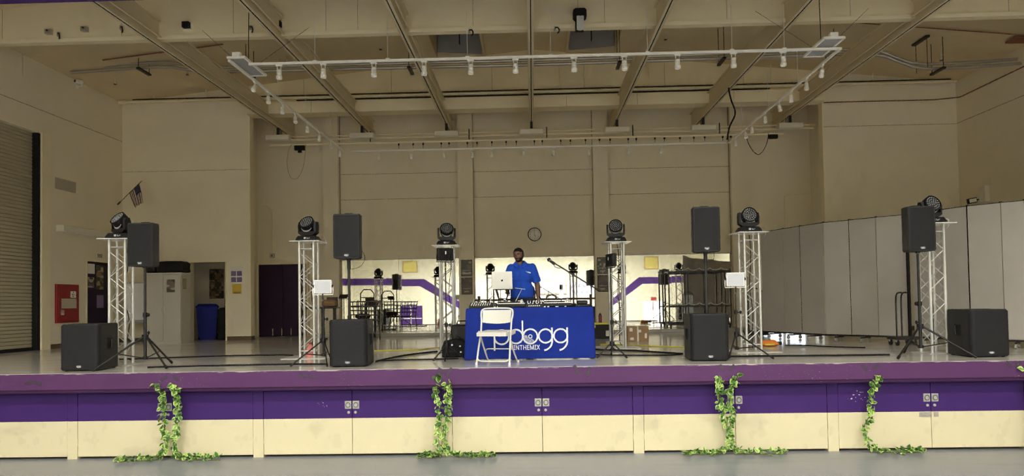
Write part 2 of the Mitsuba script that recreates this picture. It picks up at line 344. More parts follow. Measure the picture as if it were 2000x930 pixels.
struct('baseboard_left', cat([box(XL, XL + 0.012, 14.55, 15.77, STAGE, STAGE + 0.10), box(XL, XL + 0.012, 16.82, 17.2, STAGE, STAGE + 0.10)]), 'baseboard_brown', 'dark brown rubber baseboard along the left stage wall')
struct('baseboard_return_left', cat([box(XL, -8.45, YR - 0.012, YR, STAGE, STAGE + 0.10), box(-7.49, -6.888, YR - 0.012, YR, STAGE, STAGE + 0.10), box(-6.90, -6.888, YR - 0.012, YR + 0.2, STAGE, STAGE + 0.10)]), 'baseboard_brown', 'dark brown rubber baseboard along the left return wall')
struct('baseboard_return_right', box(7.06, XR, YR - 0.012, YR, STAGE, STAGE + 0.10), 'baseboard_brown', 'dark brown rubber baseboard along the right return wall')
# ledge and mirrors
struct('trim_ledge', cat([cbox(-5.55, 5.7, 17.85, YB - 0.03, STAGE, STAGE + 0.085, 0.006)]), 'stage_vinyl', 'low raised ledge along the foot of the back wall')
rg = random.Random(5)
def mirror(x0, x1, cuts, tilt, label):
    P = Proto(); xs = [x0] + cuts + [x1]
    for i in range(len(xs) - 1):
        m = cbox(xs[i] + 0.002, xs[i + 1] - 0.002, YB - 0.024, YB - 0.016, STAGE + 0.09, 3.121, 0.001)
        c = ((xs[i] + xs[i + 1]) / 2, YB - 0.02, 2.0)
        m = rot(rot(m, tilt[i][0], (1, 0, 0), c), tilt[i][1], (0, 0, 1), c)
        P.add('pane', m, 'mirror_glass', False)
    P.add('backing', box(x0, x1, YB - 0.010, YB - 0.001, STAGE + 0.088, 3.126), 'mirror_edge', False)
    P.add('top_channel', box(x0, x1, YB - 0.034, YB - 0.001, 3.126, 3.141), 'mirror_edge', False)
    return place('wall_mirror', P, label, 'mirror', 'studio mirrors on the back wall')
mirror(-5.147, -1.952, [-4.802, -3.581, -2.401], [(0.0, 0.5), (0.0, 0.0), (-0.065, 0.0), (-0.06, 0.02)], 'wide wall mirror behind the left inner loudspeaker, left of the blue table')
mirror(-1.524, 1.66, [0.063], [(-0.05, 0.0), (-0.05, 0.01)], 'wall mirror directly behind the man at the blue table')
mirror(2.077, 5.293, [3.706], [(0.0, 0.0), (0.05, 0.02)], 'wide wall mirror behind the black chair rack, right of the blue table')
# header, girders, roof
def gable(z0, x0=XL, x1=XR, up=0.0): return Polygon([(x0, z0), (x1, z0), (x1, roofz(x1) + up), (0.1, roofz(0.1) + up), (x0, roofz(x0) + up)])
hd = struct('wall_header', xz_prism(gable(6.62, -6.9, 7.06, 0.05), YR, YR + 0.2), 'paint_girder', 'gabled beige header wall above the stage recess')
sub(hd, 'ledge_beam', box(-6.9, 7.06, YR - 0.22, YR, 6.615, 6.90), 'paint_trim')
sub(hd, 'joint', cat([box(x, x + 0.008, YR - 0.003, YR, 6.9, roofz(x)) for x in (-5.55, -3.38, -0.9, 1.35, 3.3, 5.2)] + [box(x, x + 0.007, YR - 0.223, YR - 0.22, 6.62, 6.9) for x in (-5.3, -2.1, 0.9, 2.6, 4.9)]), 'joint_dark')
struct('ceiling_recess', box(-7.5, 7.5, YR + 0.15, YB + 0.2, 7.42, 7.57), 'paint_ceiling', 'low ceiling of the recess at the back of the stage')
g1 = struct('wall_girder', xz_prism(gable(6.53, XL, XR, 0.05), 11.9, 12.0), 'paint_girder', 'deep beige girder crossing the stage above the lighting track')
sub(g1, 'bottom_lip', box(XL, XR, 11.86, 11.9, 6.53, 6.60), 'paint_trim')
sub(g1, 'joint', cat([box(x, x + 0.006, 11.897, 11.9, 6.6, roofz(x)) for x in (-9.1, -7.0, -5.05, -3.45, -2.9, -0.93, 0.85, 1.3, 3.35, 5.4, 8.0)]), 'joint_dark')
HOLES = [(-2.2, -1.08), (0.95, 2.08)]
for i, (x0, x1) in enumerate(((XL - 0.3, 0.1), (0.1, XR + 0.3))):
    poly = sbox(x0, 9.0, x1, 19.6)
    for a, b in HOLES: poly = poly.difference(sbox(a, 15.1, b, 16.95))
    m = prism_z(poly, 0, 0.15); v = m.vertices; v[:, 2] += 8.10 - 0.104 * np.abs(v[:, 0] - 0.1); m = tm(v, m.faces)
    struct('ceiling' if i == 0 else 'ceiling_001', m, 'paint_ceiling', ('left' if i == 0 else 'right') + ' slope of the beige gabled ceiling over the stage')
for i, (a, b) in enumerate(HOLES):
    P = Proto(); z0 = min(roofz(a), roofz(b)) + 0.02
    P.add('well', cat([box(a - 0.05, a, 15.05, 17.0, z0, 9.0), box(b, b + 0.05, 15.05, 17.0, z0, 9.0), box(a, b, 15.05, 15.1, z0, 9.0), box(a, b, 16.95, 17.0, z0, 9.0)]), 'paint_ceiling', False)
    P.add('lid', box(a - 0.05, b + 0.05, 15.05, 17.0, 9.0, 9.06), 'grey_plastic', False)
    P.add('hatch_panel', rot(box(a + 0.02, b - 0.02, 16.86, 16.9, roofz((a + b) / 2) + 0.03, 8.62), (4, -4)[i], (0, 1, 0), ((a + b) / 2, 16.88, 8.2)), 'grey_plastic', False, label='grey tilted hatch panel')
    P.add('pull_chain', cyl(((a + b) / 2, 16.80, 8.12), ((a + b) / 2, 16.80, 8.6), 0.014, 6), 'black_metal')
    place('roof_hatch', P, f'dark {("left", "right")[i]} roof hatch above the lighting track, {("left", "right")[i]} of the middle ceiling beam', 'roof hatch', 'roof hatches')
# purlin beams under the ceiling
bm = cat([box(-0.052, -0.012, 0, 9.7, 0, 0.014), box(0.012, 0.052, 0, 9.7, 0, 0.014), box(-0.052, -0.040, 0, 9.7, 0.014, 0.05), box(0.040, 0.052, 0, 9.7, 0.014, 0.05), box(-0.018, 0.018, 0, 9.7, 0.006, 0.42), box(-0.06, 0.06, 0, 9.7, 0.40, 0.425)])
d_web = mikit.ply(bm, 'paint_beam', False)
d_cond = mikit.ply(cyl((0.0, 0, 0), (0.0, 9.6, 0), 0.016, 8), 'paint_beam', 30)
d_slot = mikit.ply(box(-0.006, 0.006, 0, 9.65, -0.0015, 0.004), 'black_matte', False)
BX = [0.05 + 2.14 * k for k in range(-3, 4)]
names = ['far left', 'second from the left', 'third from the left', 'middle', 'third from the right', 'second from the right', 'far right']
for x, nm in zip(BX, names):
    P = Proto(); P.add('rail', d_web, None); P.add('slot', d_slot, None, label='dark slot along the underside')
    if x < 0 or x > 5: 
        d = dict(d_cond); d['to_world'] = TR(0.075 if x < 0 else -0.075, 0.02, 0.12); P.add('conduit', d, None)
    place('ceiling_beam', P, f'long beige ceiling beam running front to back, {nm} of seven', 'ceiling beam', 'ceiling beams over the stage', T=TR(x, 9.2, 6.44))
    Q = Proto()
    Q.add('casing', cbox(x - 0.30, x + 0.30, 17.60, 17.78, 6.12, 6.25, 0.01), 'fixture_white'); Q.add('hanger', box(x - 0.03, x + 0.03, 17.66, 17.72, 6.25, 6.44), 'black_metal')
    place('pulley_casing', Q, f'pale casing hung under the rear end of the {nm.split(",")[0]} ceiling beam', 'pulley casing', 'casings at the beam ends')
# hall shell behind the camera (seen in the mirrors)
HX, HY, HZ = 12.75, -12.4, 7.45
struct('wall_hall_left', box(-HX - 0.2, -HX, HY - 0.2, 9.1, -0.2, 8.6), 'paint_hall', 'cream left wall of the hall')
struct('wall_hall_right', box(HX, HX + 0.2, HY - 0.2, 9.1, -0.2, 8.6), 'paint_hall', 'cream right wall of the hall')
hend = struct('wall_hall_end', box(-HX - 0.2, HX + 0.2, HY - 0.2, HY, -0.2, 8.6), 'paint_hall', 'cream end wall of the hall with a purple stripe, seen in the mirrors')
struct('ceiling_hall', box(-HX - 0.2, HX + 0.2, HY - 0.2, 9.2, HZ, HZ + 0.2), 'paint_hall', 'cream ceiling of the hall')
struct('wall_proscenium', cat([box(-HX - 0.2, HX + 0.2, 8.95, 9.2, 6.03, 8.7), box(-HX - 0.2, XL, 8.95, 9.2, STAGE, 6.1), box(XR, HX + 0.2, 8.95, 9.2, STAGE, 6.1)]), 'paint_purple', 'purple proscenium wall framing the stage')
# purple stripe: flat paint band
def stripe(L): return xz_prism(Polygon(L), HY, HY + 0.004)
sub(hend, 'stripe', stripe([(-HX, 3.80), (-7.7, 3.76), (-5.1, 2.05), (-3.6, 1.0), (-3.6, 0.45), (-5.1, 1.55), (-8.0, 3.25), (-HX, 3.32)]), 'paint_purple', False, label='purple painted stripe dipping to the middle')
sub(hend, 'stripe', stripe([(HX, 3.50), (7.55, 3.55), (5.6, 2.0), (4.1, 0.95), (4.1, 0.45), (5.6, 1.52), (7.8, 3.08), (HX, 3.04)]), 'paint_purple', False, label='purple painted stripe dipping to the middle')
sub('wall_hall_left', 'stripe', box(-HX, -HX + 0.004, HY, 8.9, 3.30, 3.80), 'paint_purple', False)
sub('wall_hall_right', 'stripe', box(HX - 0.004, HX, HY, 8.9, 3.04, 3.50), 'paint_purple', False)
for x0, x1, z0, z1, l in ((-9.21, -8.17, 4.24, 5.05, 'yellow acoustic panel above the purple doors on the hall end wall'), (7.95, 8.92, 4.10, 4.98, 'yellow acoustic panel above the glazed door on the hall end wall')):
    P = Proto(); P.add('panel', box(x0 + 0.03, x1 - 0.03, HY, HY + 0.03, z0 + 0.03, z1 - 0.03), 'yellow_panel', False)
    P.add('frame', xz_prism(sbox(x0, z0, x1, z1).difference(sbox(x0 + 0.03, z0 + 0.03, x1 - 0.03, z1 - 0.03)), HY, HY + 0.04), 'cardboard', False)
    place('acoustic_panel', P, l, 'panel')
k = struct('door_20', xz_prism(sbox(-9.40, -0.045, -7.85, 1.86), HY, HY + 0.03), 'paint_purple', 'pair of purple doors in the hall end wall, seen in the left mirror')
sub(k, 'astragal', cat([box(-8.72, -8.64, HY + 0.03, HY + 0.05, 0, 1.86), box(-9.35, -8.72, HY + 0.03, HY + 0.07, 0.93, 0.99), box(-8.64, -7.9, HY + 0.03, HY + 0.07, 0.93, 0.99)]), 'white_metal')
mat('day_pane', {'type': 'diffuse', 'reflectance': rgb(0.5, 0.5, 0.5)})
k = struct('door_21', xz_prism(sbox(7.80, -0.045, 9.22, 1.86).difference(sbox(7.86, 0.06, 8.48, 1.80)).difference(sbox(8.54, 0.06, 9.16, 1.80)), HY, HY + 0.05), 'white_metal', 'glazed doors bright with daylight in the hall end wall, seen in the right mirror')
for a, b in ((7.86, 8.48), (8.54, 9.16)):
    p = sub(k, 'pane', tm([(b, HY + 0.02, 0.06), (a, HY + 0.02, 0.06), (a, HY + 0.02, 1.8), (b, HY + 0.02, 1.8)], [[0, 1, 2], [0, 2, 3]]), 'day_pane', False)
    scene[p]['emitter'] = {'type': 'area', 'radiance': rgb(2.6, 2.7, 2.9)}
sub(k, 'mullion_strip', cat([box(8.47, 8.50, HY + 0.05, HY + 0.056, 0.1, 1.8), box(8.72, 8.75, HY + 0.03, HY + 0.04, 0.1, 1.7)]), 'red_paint', label='red strip on the glazed door')
for x, z, l in ((-8.75, 2.08, 'small sign above the purple doors, seen in the left mirror'), (8.54, 2.01, 'small red sign above the glazed doors, seen in the right mirror')):
    P = Proto(); P.add('plate', box(x - 0.17, x + 0.17, HY, HY + 0.03, z - 0.10, z + 0.10), 'paper_white' if x < 0 else 'red_cloth', False); P.add('rim', xz_prism(sbox(x - 0.19, z - 0.12, x + 0.19, z + 0.12).difference(sbox(x - 0.17, z - 0.1, x + 0.17, z + 0.1)), HY, HY + 0.035), 'grey_plastic', False)
    place('door_sign', P, l, 'sign')
P = Proto(); P.add('board', box(-11.1, -10.6, HY, HY + 0.03, 0.76, 1.36), 'red_cloth', False); P.add('marks', cat([box(-11.05 + 0.11 * i, -10.98 + 0.11 * i, HY + 0.03, HY + 0.034, z, z + 0.12) for i in range(4) for z in (0.85, 1.1)]), 'red_paint', False, kind='stuff')
place('wall_board', P, 'small red board on the hall end wall, seen low in the left mirror', 'board')
P = Proto(); P.add('rim', mv(rot(lathe([(0.20, 0), (0.26, 0.0), (0.26, 0.05), (0.20, 0.05), (0.20, 0)], 24), 90, (1, 0, 0)), -10.35, HY + 0.05, 0.62), 'black_matte'); P.add('face', mv(rot(lathe([(0, 0.02), (0.20, 0.02), (0.20, 0.0), (0, 0.0)], 24), 90, (1, 0, 0)), -10.35, HY + 0.05, 0.62), 'yellow_panel'); P.add('centre_mark', box(-10.42, -10.28, HY + 0.0, HY + 0.08, 0.55, 0.72), 'red_cloth', False)
place('round_sign', P, 'round dark-rimmed yellow sign on the hall end wall, seen low in the left mirror', 'sign')
P = Proto(); P.add('board', box(0.36, 2.38, HY, HY + 0.03, 2.64, 3.5), 'white_plastic', False); P.add('frame', xz_prism(sbox(0.30, 2.57, 2.44, 3.55).difference(sbox(0.36, 2.64, 2.38, 3.5)), HY, HY + 0.05), 'grille_grey', False); P.add('tray', box(0.3, 2.44, HY, HY + 0.12, 2.52, 2.57), 'grille_grey', False)
place('whiteboard', P, 'framed white board on the hall end wall, seen in the middle mirror', 'whiteboard')
P = Proto(); P.add('sheet', box(2.6, 4.45, HY, HY + 0.006, 2.45, 3.3), 'white_plastic', False)
P.add('marks', cat([box(2.7 + 0.28 * i, 2.9 + 0.28 * i, HY + 0.006, HY + 0.009, 2.95 - 0.02 * (i % 2), 3.18) for i in range(6)] + [box(2.75 + 0.33 * i, 3.0 + 0.33 * i, HY + 0.006, HY + 0.009, 2.56, 2.74) for i in range(5)]), 'ink_blue', False, label='two rows of grey-blue marks')
place('wall_banner', P, 'white banner with grey-blue marks on the hall end wall, seen in the middle mirror', 'banner')
# hall lamps
mat('lamp_face', {'type': 'diffuse', 'reflectance': rgb(0.7, 0.7, 0.7)})
d_frame = mikit.ply(xz_prism(sbox(-0.95, -0.2, 0.95, 0.2).difference(sbox(-0.9, -0.15, 0.9, 0.15)), -0.06, 0.0), 'white_metal', False)
LZ = 6.45
for row, y in enumerate((3.4, -1.8, -6.8)):
    for x in (-9.0, -4.5, 0.0, 4.5, 9.0):
        P = Proto()
        P.add('frame', prism_z(sbox(-0.95, -0.2, 0.95, 0.2).difference(sbox(-0.9, -0.15, 0.9, 0.15)), -0.08, 0.0), 'white_metal', False)
        P.add('diffuser', tm([(-0.9, -0.15, -0.03), (-0.9, 0.15, -0.03), (0.9, 0.15, -0.03), (0.9, -0.15, -0.03)], [[0, 1, 2], [0, 2, 3]]), 'lamp_face', False)
        P.parts[-1][1]['emitter'] = {'type': 'area', 'radiance': rgb(*[LAMP * LAMP_ROWS[row][int(abs(x) / 4.5)] * t for t in LAMP_TINT])}
        if True: P.add('hanger', cat([cyl((s, 0, 0.0), (s, 0, HZ - LZ - 0.002), 0.006, 6) for s in (-0.7, 0.7)]), 'silver', kind='stuff')
        place('ceiling_lamp', P, f'white rectangular hall ceiling lamp, {ORD[int((x + 9) / 4.5)]} from the left in the {ORD[row]} row from the stage', 'lamp', 'hall ceiling lamps', T=TR(x, y, LZ))
# doors, roller shutter and openings on the stage
k = struct('door_22', box(XL - 0.2, XL - 0.14, 10.3, 14.28, 1.12, 5.57), 'slat_paint', 'large beige roller shutter in the left stage wall')
sl = Polygon([(0, 0), (0.028, 0.012), (0.03, 0.05), (0.018, 0.073), (0, 0.073)])
d_sl = mikit.ply(rot(xz_prism(sl, 0, 3.8), 0), 'slat_paint', 40)
for i in range(60):
    sub(k, 'slat', d_sl, None, T=TR(XL - 0.14, 10.39, 1.16 + i * 0.0735))
sub(k, 'bottom_bar', box(XL - 0.15, XL - 0.09, 10.39, 14.19, 1.105, 1.165), 'black_matte')
struct('wall_shutter_back', box(XL - 0.28, XL - 0.24, 10.2, 14.4, 1.0, 5.7), 'joint_dark', 'dark space behind the roller shutter')
k = struct('door_23', box(XL - 0.09, XL - 0.045, 15.81, 16.78, 1.11, 3.02), 'paint_purple_dark', 'dark purple door in the left stage wall with papers taped to it')
sub(k, 'handle', cat([cyl((XL - 0.045, 16.66, 2.05), (XL + 0.01, 16.66, 2.05), 0.014, 8), cyl((XL + 0.01, 16.68, 2.05), (XL + 0.01, 16.55, 2.05), 0.011, 8)]), 'black_metal')
for a, b, c, d, mm, l in ((15.86, 16.16, 2.74, 2.97, 'paper_white', 'small pale photo sheet'), (15.88, 16.14, 2.42, 2.66, 'poster_dark', 'small photo sheet'), (16.22, 16.5, 2.38, 2.95, 'poster_gold', 'tan poster'), (16.24, 16.5, 1.95, 2.25, 'ink_purple', 'torn sheet')):
    sub(k, 'paper', box(XL - 0.045, XL - 0.042, a, b, c, d), mm, False, label=l)
struct('wall_door_back', box(XL - 0.26, XL - 0.22, 15.6, 17.0, 1.0, 3.2), 'joint_dark', 'dark space behind the purple door')
k = struct('door_24', cat([box(-7.37, -6.725, YB - 0.08, YB - 0.03, 1.11, 3.047), box(-6.715, -6.076, YB - 0.08, YB - 0.03, 1.11, 3.047)]), 'paint_purple_dark', 'pair of very dark purple doors in the left recess')
sub(k, 'frame', cat([box(-7.42, -7.37, YB - 0.1, YB, 1.1, 3.1), box(-6.076, -6.024, YB - 0.1, YB, 1.1, 3.1), box(-7.42, -6.024, YB - 0.1, YB, 3.047, 3.1)]), 'paint_trim')
sub(k, 'floor_bolt', cat([cyl((x, YB - 0.085, 1.13), (x, YB - 0.085, 1.32), 0.012, 6) for x in (-7.0, -6.75, -6.5)]), 'galvanised')
k = struct('door_25', xz_prism(sbox(6.04, 1.1, 7.28, 3.068).difference(sbox(6.12, 1.14, 6.62, 2.05)).difference(sbox(6.70, 1.14, 7.20, 2.05)), YB + 0.02, YB + 0.08), 'white_metal', 'glazed exit door bright with daylight behind the room divider')
for a, b in ((6.12, 6.62), (6.70, 7.20)):
    p = sub(k, 'pane', tm([(a, YB + 0.05, 1.14), (b, YB + 0.05, 1.14), (b, YB + 0.05, 2.05), (a, YB + 0.05, 2.05)], [[0, 1, 2], [0, 2, 3]]), 'day_pane', False)
    scene[p]['emitter'] = {'type': 'area', 'radiance': rgb(0.95, 1.1, 1.35)}
struct('wall_exit_back', box(5.9, 7.4, YB + 0.19, YB + 0.25, 1.0, 3.2), 'joint_dark', 'wall behind the exit door')
# ================================================================ sound and light gear
def qsc(P, parent, w, z, y):
    "small silver maker's badge low on the grille"
    p = P.add('badge', cbox(-w, w, y - 0.004, y, z - 0.016, z + 0.016, 0.002), 'black_gloss', parent=parent)
    P.add('lettering', mv(text('QSC', 0.020, 0.002, True), 0, y - 0.004, z - 0.006), 'logo_white', False, parent=p, label='white badge lettering')
    P.add('underline', box(-0.016, 0.016, y - 0.006, y - 0.004, z - 0.013, z - 0.010), 'logo_white', False, parent=p)
def rrect(w, d, r, y0=0.0, n=5):
    "rounded rectangle footprint, front at y0"
    return sbox(-w / 2 + r, y0 + r, w / 2 - r, y0 + d - r).buffer(r, quad_segs=n)
# subwoofer: front grille at y=0, back at 0.60
W, D, H = 0.50, 0.60, 0.625
SUB = Proto()
body = Polygon([(-W / 2, 0.09), (-W / 2 + 0.012, 0.055), (-W / 2 + 0.05, 0.02), (W / 2 - 0.05, 0.02), (W / 2 - 0.012, 0.055), (W / 2, 0.09), (W / 2, D), (-W / 2, D)])
body = Polygon([(-W / 2, 0.02), (W / 2, 0.02), (W / 2, D), (-W / 2, D)]).buffer(-0.06).buffer(0.06, quad_segs=8)
SUB.add('cabinet', cat([prism_z(body, 0.018, H - 0.012), prism_z(body.buffer(-0.008), H - 0.012, H), prism_z(body.buffer(-0.01), 0.012, 0.018)]), 'black_texture', 20)
gp = sbox(-W / 2 + 0.003, 0.0, W / 2 - 0.003, 0.2).buffer(-0.06).buffer(0.06, quad_segs=8).intersection(sbox(-1, -1, 1, 0.055))
g = SUB.add('grille', prism_z(gp, 0.03, H - 0.02), 'black_grille', 30)
qsc(SUB, None, 0.045, 0.062, 0.001)
for s in (-1, 1):
    h = SUB.add('handle', cat([box(s * W / 2 - 0.001, s * W / 2 + s * 0.004, 0.235, 0.375, 0.275, 0.425)]), 'black_matte', False, label='recessed side handle')
    SUB.add('grip', cat([tube([(s * (W / 2 + 0.003), 0.335, 0.285), (s * (W / 2 + 0.012), 0.345, 0.30), (s * (W / 2 + 0.012), 0.345, 0.40), (s * (W / 2 + 0.003), 0.335, 0.415)], 0.011, 8)]), 'black_plastic', parent=h)
for x in (-0.2, 0.2):
    for y in (0.1, 0.53): SUB.add('foot', mv(lathe([(0, 0), (0.02, 0), (0.022, 0.014), (0, 0.014)], 12), x, y, 0), 'black_matte')
SUB.add('rear_panel', box(-0.16, 0.16, D, D + 0.006, 0.18, 0.5), 'black_metal', False)
SUB.add('pole_cup', mv(lathe([(0.045, 0), (0.045, 0.005), (0.02, 0.006), (0.02, 0.0)], 16), 0, 0.3, H - 0.001), 'black_metal')
# two-way loudspeaker: front at y=0, bottom at z=0
SPK = Proto(); w, d, h = 0.356, 0.35, 0.602
bp = Polygon([(-w / 2, 0.02), (-w / 2 + 0.012, 0.006), (w / 2 - 0.012, 0.006), (w / 2, 0.02), (w / 2 - 0.005, 0.20), (w / 2 - 0.085, d), (-w / 2 + 0.085, d), (-w / 2 + 0.005, 0.20)])
SPK.add('cabinet', cat([prism_z(bp, 0.012, h - 0.012), prism_z(bp.buffer(-0.010), 0.0, 0.012), prism_z(bp.buffer(-0.010), h - 0.012, h)]), 'black_texture', 20)
g = SPK.add('grille', hull([(sx * (w / 2 - a), y, z) for sx in (-1, 1) for a, y in ((0.008, 0.012), (0.03, 0.0)) for z in ((0.016, h - 0.016) if y else (0.03, h - 0.03))]), 'black_grille', 30)
qsc(SPK, None, 0.040, 0.040, 0.0)
SPK.add('handle', cat([tube([(-0.06, 0.17, h - 0.002), (-0.055, 0.17, h + 0.018), (0.055, 0.17, h + 0.018), (0.06, 0.17, h - 0.002)], 0.010, 8)]), 'black_plastic')
rp = SPK.add('rear_panel', box(-0.085, 0.085, d, d + 0.006, 0.06, 0.54), 'black_metal', False)
SPK.add('dial', cat([mv(rot(lathe([(0, 0.012), (0.012, 0.012), (0.012, 0)], 10), -90, (1, 0, 0)), x, d + 0.005, z) for x in (-0.04, 0.04) for z in (0.4, 0.46)]), 'silver', kind='stuff', parent=rp)
SPK.add('pole_socket', mv(lathe([(0.03, 0), (0.03, -0.022), (0.019, -0.022), (0.019, 0)], 14), 0, 0.15, 0.0), 'black_metal')
for s in (-1, 1): SPK.add('side_trim', hull([(s * (w / 2 + 0.001), 0.02, z) for z in (0.03, 0.57)] + [(s * (w / 2 - 0.002), 0.10, z) for z in (0.03, 0.57)] + [(s * (w / 2 - 0.004), 0.06, z) for z in (0.03, 0.57)]), 'black_plastic')
# positions
subs = [(-6.02, 9.25, 7, 'black subwoofer at the far left end of the stage edge'), (-2.45, 9.31, 3, 'black subwoofer under the loudspeaker left of the blue table'),
        (2.33, 9.42, -3, 'black subwoofer under the loudspeaker right of the blue table'), (5.95, 9.41, -2, 'black subwoofer at the far right end of the stage edge')]
for x, y, rz, l in subs: place('subwoofer', SUB, l, 'subwoofer', 'black subwoofers on the stage edge', T=TR(x, y, STAGE, rz))
spks = [(-5.405, 9.62, 4, 'black loudspeaker on the far left tripod stand, beside a tower', 2.505), (-2.49, 9.46, 3, 'black loudspeaker on a pole above the subwoofer left of the blue table', 2.55),
        (2.34, 9.52, -5, 'black loudspeaker on a pole above the subwoofer right of the blue table', 2.555), (5.22, 9.60, -3, 'black loudspeaker on the far right tripod stand, partly hiding a tower', 2.515)]
for x, y, rz, l, z in spks: place('loudspeaker', SPK, l, 'loudspeaker', 'black loudspeakers along the stage edge', T=TR(x, y, z, rz))
for (x, y, rz, l, z), (sx, sy, srz, sl) in zip(spks[1:3], subs[1:3]):
    a = math.radians(rz); px, py = x - 0.15 * math.sin(a), y + 0.15 * math.cos(a)
    P = Proto(); z0 = STAGE + H
    P.add('pole', cyl((px, py, z0 + 0.006), (px, py, z - 0.02), 0.0185, 14), 'black_metal'); P.add('tip', cyl((px, py, z - 0.14), (px, py, z - 0.023), 0.024, 14), 'black_plastic'); P.add('collar', cyl((px, py, z0 + 0.006), (px, py, z0 + 0.05), 0.026, 14), 'black_plastic')
    P.add('cable', tube(smooth_path([(px + 0.06, py + 0.24, z + 0.2), (px + 0.17, py + 0.22, z + 0.02), (px + 0.13, py + 0.1, z - 0.10), (px + 0.03, py + 0.01, z - 0.14)]), 0.004, 6), 'black_matte')
    place('speaker_pole', P, f'black speaker pole between loudspeaker and subwoofer {"left" if x < 0 else "right"} of the blue table', 'speaker pole', 'speaker poles on the inner subwoofers')
def tripod(name, label, cat_, group, x, y, ztop, hubz, feet, r_up=0.017, r_low=0.021, r_leg=0.013, thick=True):
    ks = -1 if x > 3 else 1
    "three-legged stand; feet are floor points"
    P = Proto(); zf = STAGE
    P.add('lower_tube', cyl((x, y, zf + 0.12), (x, y, hubz + 0.32), r_low, 12), 'black_metal'); P.add('upper_tube', cyl((x, y, hubz + 0.30), (x, y, ztop), r_up, 12), 'black_metal')
    P.add('hub', cyl((x, y, hubz - 0.03), (x, y, hubz + 0.035), r_low + 0.022, 12), 'black_plastic'); P.add('collar', cyl((x, y, hubz + 0.28), (x, y, hubz + 0.34), r_low + 0.010, 12), 'black_plastic')
    P.add('foot_hub', cyl((x, y, zf + 0.11), (x, y, zf + 0.15), r_low + 0.014, 12), 'black_plastic')
    for zz in ((hubz + 0.31, hubz + 0.06) if thick else (hubz + 0.31,)):
        k = P.add('knob', cat([cyl((x, y - 0.005, zz), (x + ks * 0.05, y - 0.02, zz), 0.007, 8), mv(rot(lathe([(0, 0), (0.02, 0), (0.024, 0.006), (0.024, 0.014), (0.016, 0.02), (0, 0.02)], 10), 90 * ks, (0, 1, 0)), x + ks * 0.05, y - 0.02, zz)]), 'black_plastic')
    for fx, fy in feet:
        d = np.array([fx - x, fy - y]); u = d / np.linalg.norm(d)
        a, b = np.array([x + u[0] * 0.035, y + u[1] * 0.035, hubz]), np.array([fx, fy, zf + 0.016])
        lg = P.add('leg', cyl(a, b, r_leg, 10), 'black_metal')
        P.add('foot', cyl(b - (b - a) / np.linalg.norm(b - a) * 0.045, b, r_leg + 0.005, 10), 'black_plastic', parent=lg)
        m = a + (b - a) * 0.52; P.add('brace', cyl((x + u[0] * 0.03, y + u[1] * 0.03, zf + 0.13), m, 0.007, 8), 'black_metal')
    return place(name, P, label, cat_, group)
tripod('speaker_stand', 'black tripod speaker stand beside the far left subwoofer', 'speaker stand', 'tripod speaker stands', -5.415, 9.77, 2.478, 1.52, [(-5.80, 9.20), (-4.93, 9.42), (-5.30, 10.28)])
tripod('speaker_stand', 'black tripod speaker stand beside the far right subwoofer', 'speaker stand', 'tripod speaker stands', 5.23, 9.75, 2.488, 1.50, [(4.71, 9.33), (5.68, 9.28), (5.28, 10.29)])
# soft-light panels on thin stands
PAN = Proto()   # facing -y, centre at origin
f = PAN.add('housing', cbox(-0.122, 0.122, 0.004, 0.05, -0.092, 0.092, 0.006), 'white_plastic'); PAN.add('diffuser', cbox(-0.108, 0.108, 0.0, 0.01, -0.080, 0.076, 0.003), 'light_diffuser')
PAN.add('visor', box(-0.122, 0.122, -0.012, 0.01, 0.084, 0.096), 'white_plastic', False)
PAN.add('bracket', tube([(-0.136, 0.025, 0.0), (-0.142, 0.022, -0.05), (-0.142, 0.018, -0.108), (0.142, 0.018, -0.108), (0.142, 0.022, -0.05), (0.136, 0.025, 0.0)], 0.007, 6), 'white_metal')
for s in (-1, 1): PAN.add('knob', mv(rot(lathe([(0, 0), (0.018, 0), (0.022, 0.008), (0.016, 0.018), (0, 0.018)], 10), 90 * s, (0, 1, 0)), s * 0.122, 0.025, 0.01), 'black_plastic')
PAN.add('spigot', cyl((0, 0.02, -0.18), (0, 0.02, -0.10), 0.012, 10), 'black_metal')
PBK = Proto()
PBK.add('housing', cbox(-0.122, 0.122, -0.02, 0.04, -0.092, 0.092, 0.006), 'black_plastic'); PBK.add('diffuser', cbox(-0.108, 0.108, 0.036, 0.044, -0.080, 0.080, 0.003), 'light_diffuser')
PBK.add('fins', cat([box(-0.1 + 0.025 * i, -0.094 + 0.025 * i, -0.032, -0.02, -0.08, 0.08) for i in range(9)]), 'black_matte', False, kind='stuff')
PBK.add('control_mark', box(-0.02, 0.0, -0.034, -0.032, 0.0, 0.045), 'silver', False, label='small pale control plate')
PBK.add('bracket', tube([(-0.136, 0.01, 0.0), (-0.142, 0.0, -0.108), (0.142, 0.0, -0.108), (0.136, 0.01, 0.0)], 0.007, 6), 'black_metal'); PBK.add('spigot', cyl((0, 0, -0.18), (0, 0, -0.10), 0.012, 10), 'black_metal')
place('flood_lamp', PAN, 'white square light panel on a thin stand before the second truss tower from the left', 'flood lamp', 'white light panels facing the hall', T=TR(-2.92, 9.80, 2.18, 4, -4))
place('flood_lamp', PAN, 'white square light panel on a thin stand before the second truss tower from the right', 'flood lamp', 'white light panels facing the hall', T=TR(2.83, 9.95, 2.185, -6, -5))
place('flood_lamp', PBK, 'black back of a light panel high on the tower left of the blue table', 'flood lamp', 'light panels facing the stage', T=TR(-1.25, 10.22, 2.63, 35))
place('flood_lamp', PBK, 'black light panel seen edge-on before the tower right of the blue table', 'flood lamp', 'light panels facing the stage', T=TR(1.13, 10.2, 2.50, -72))
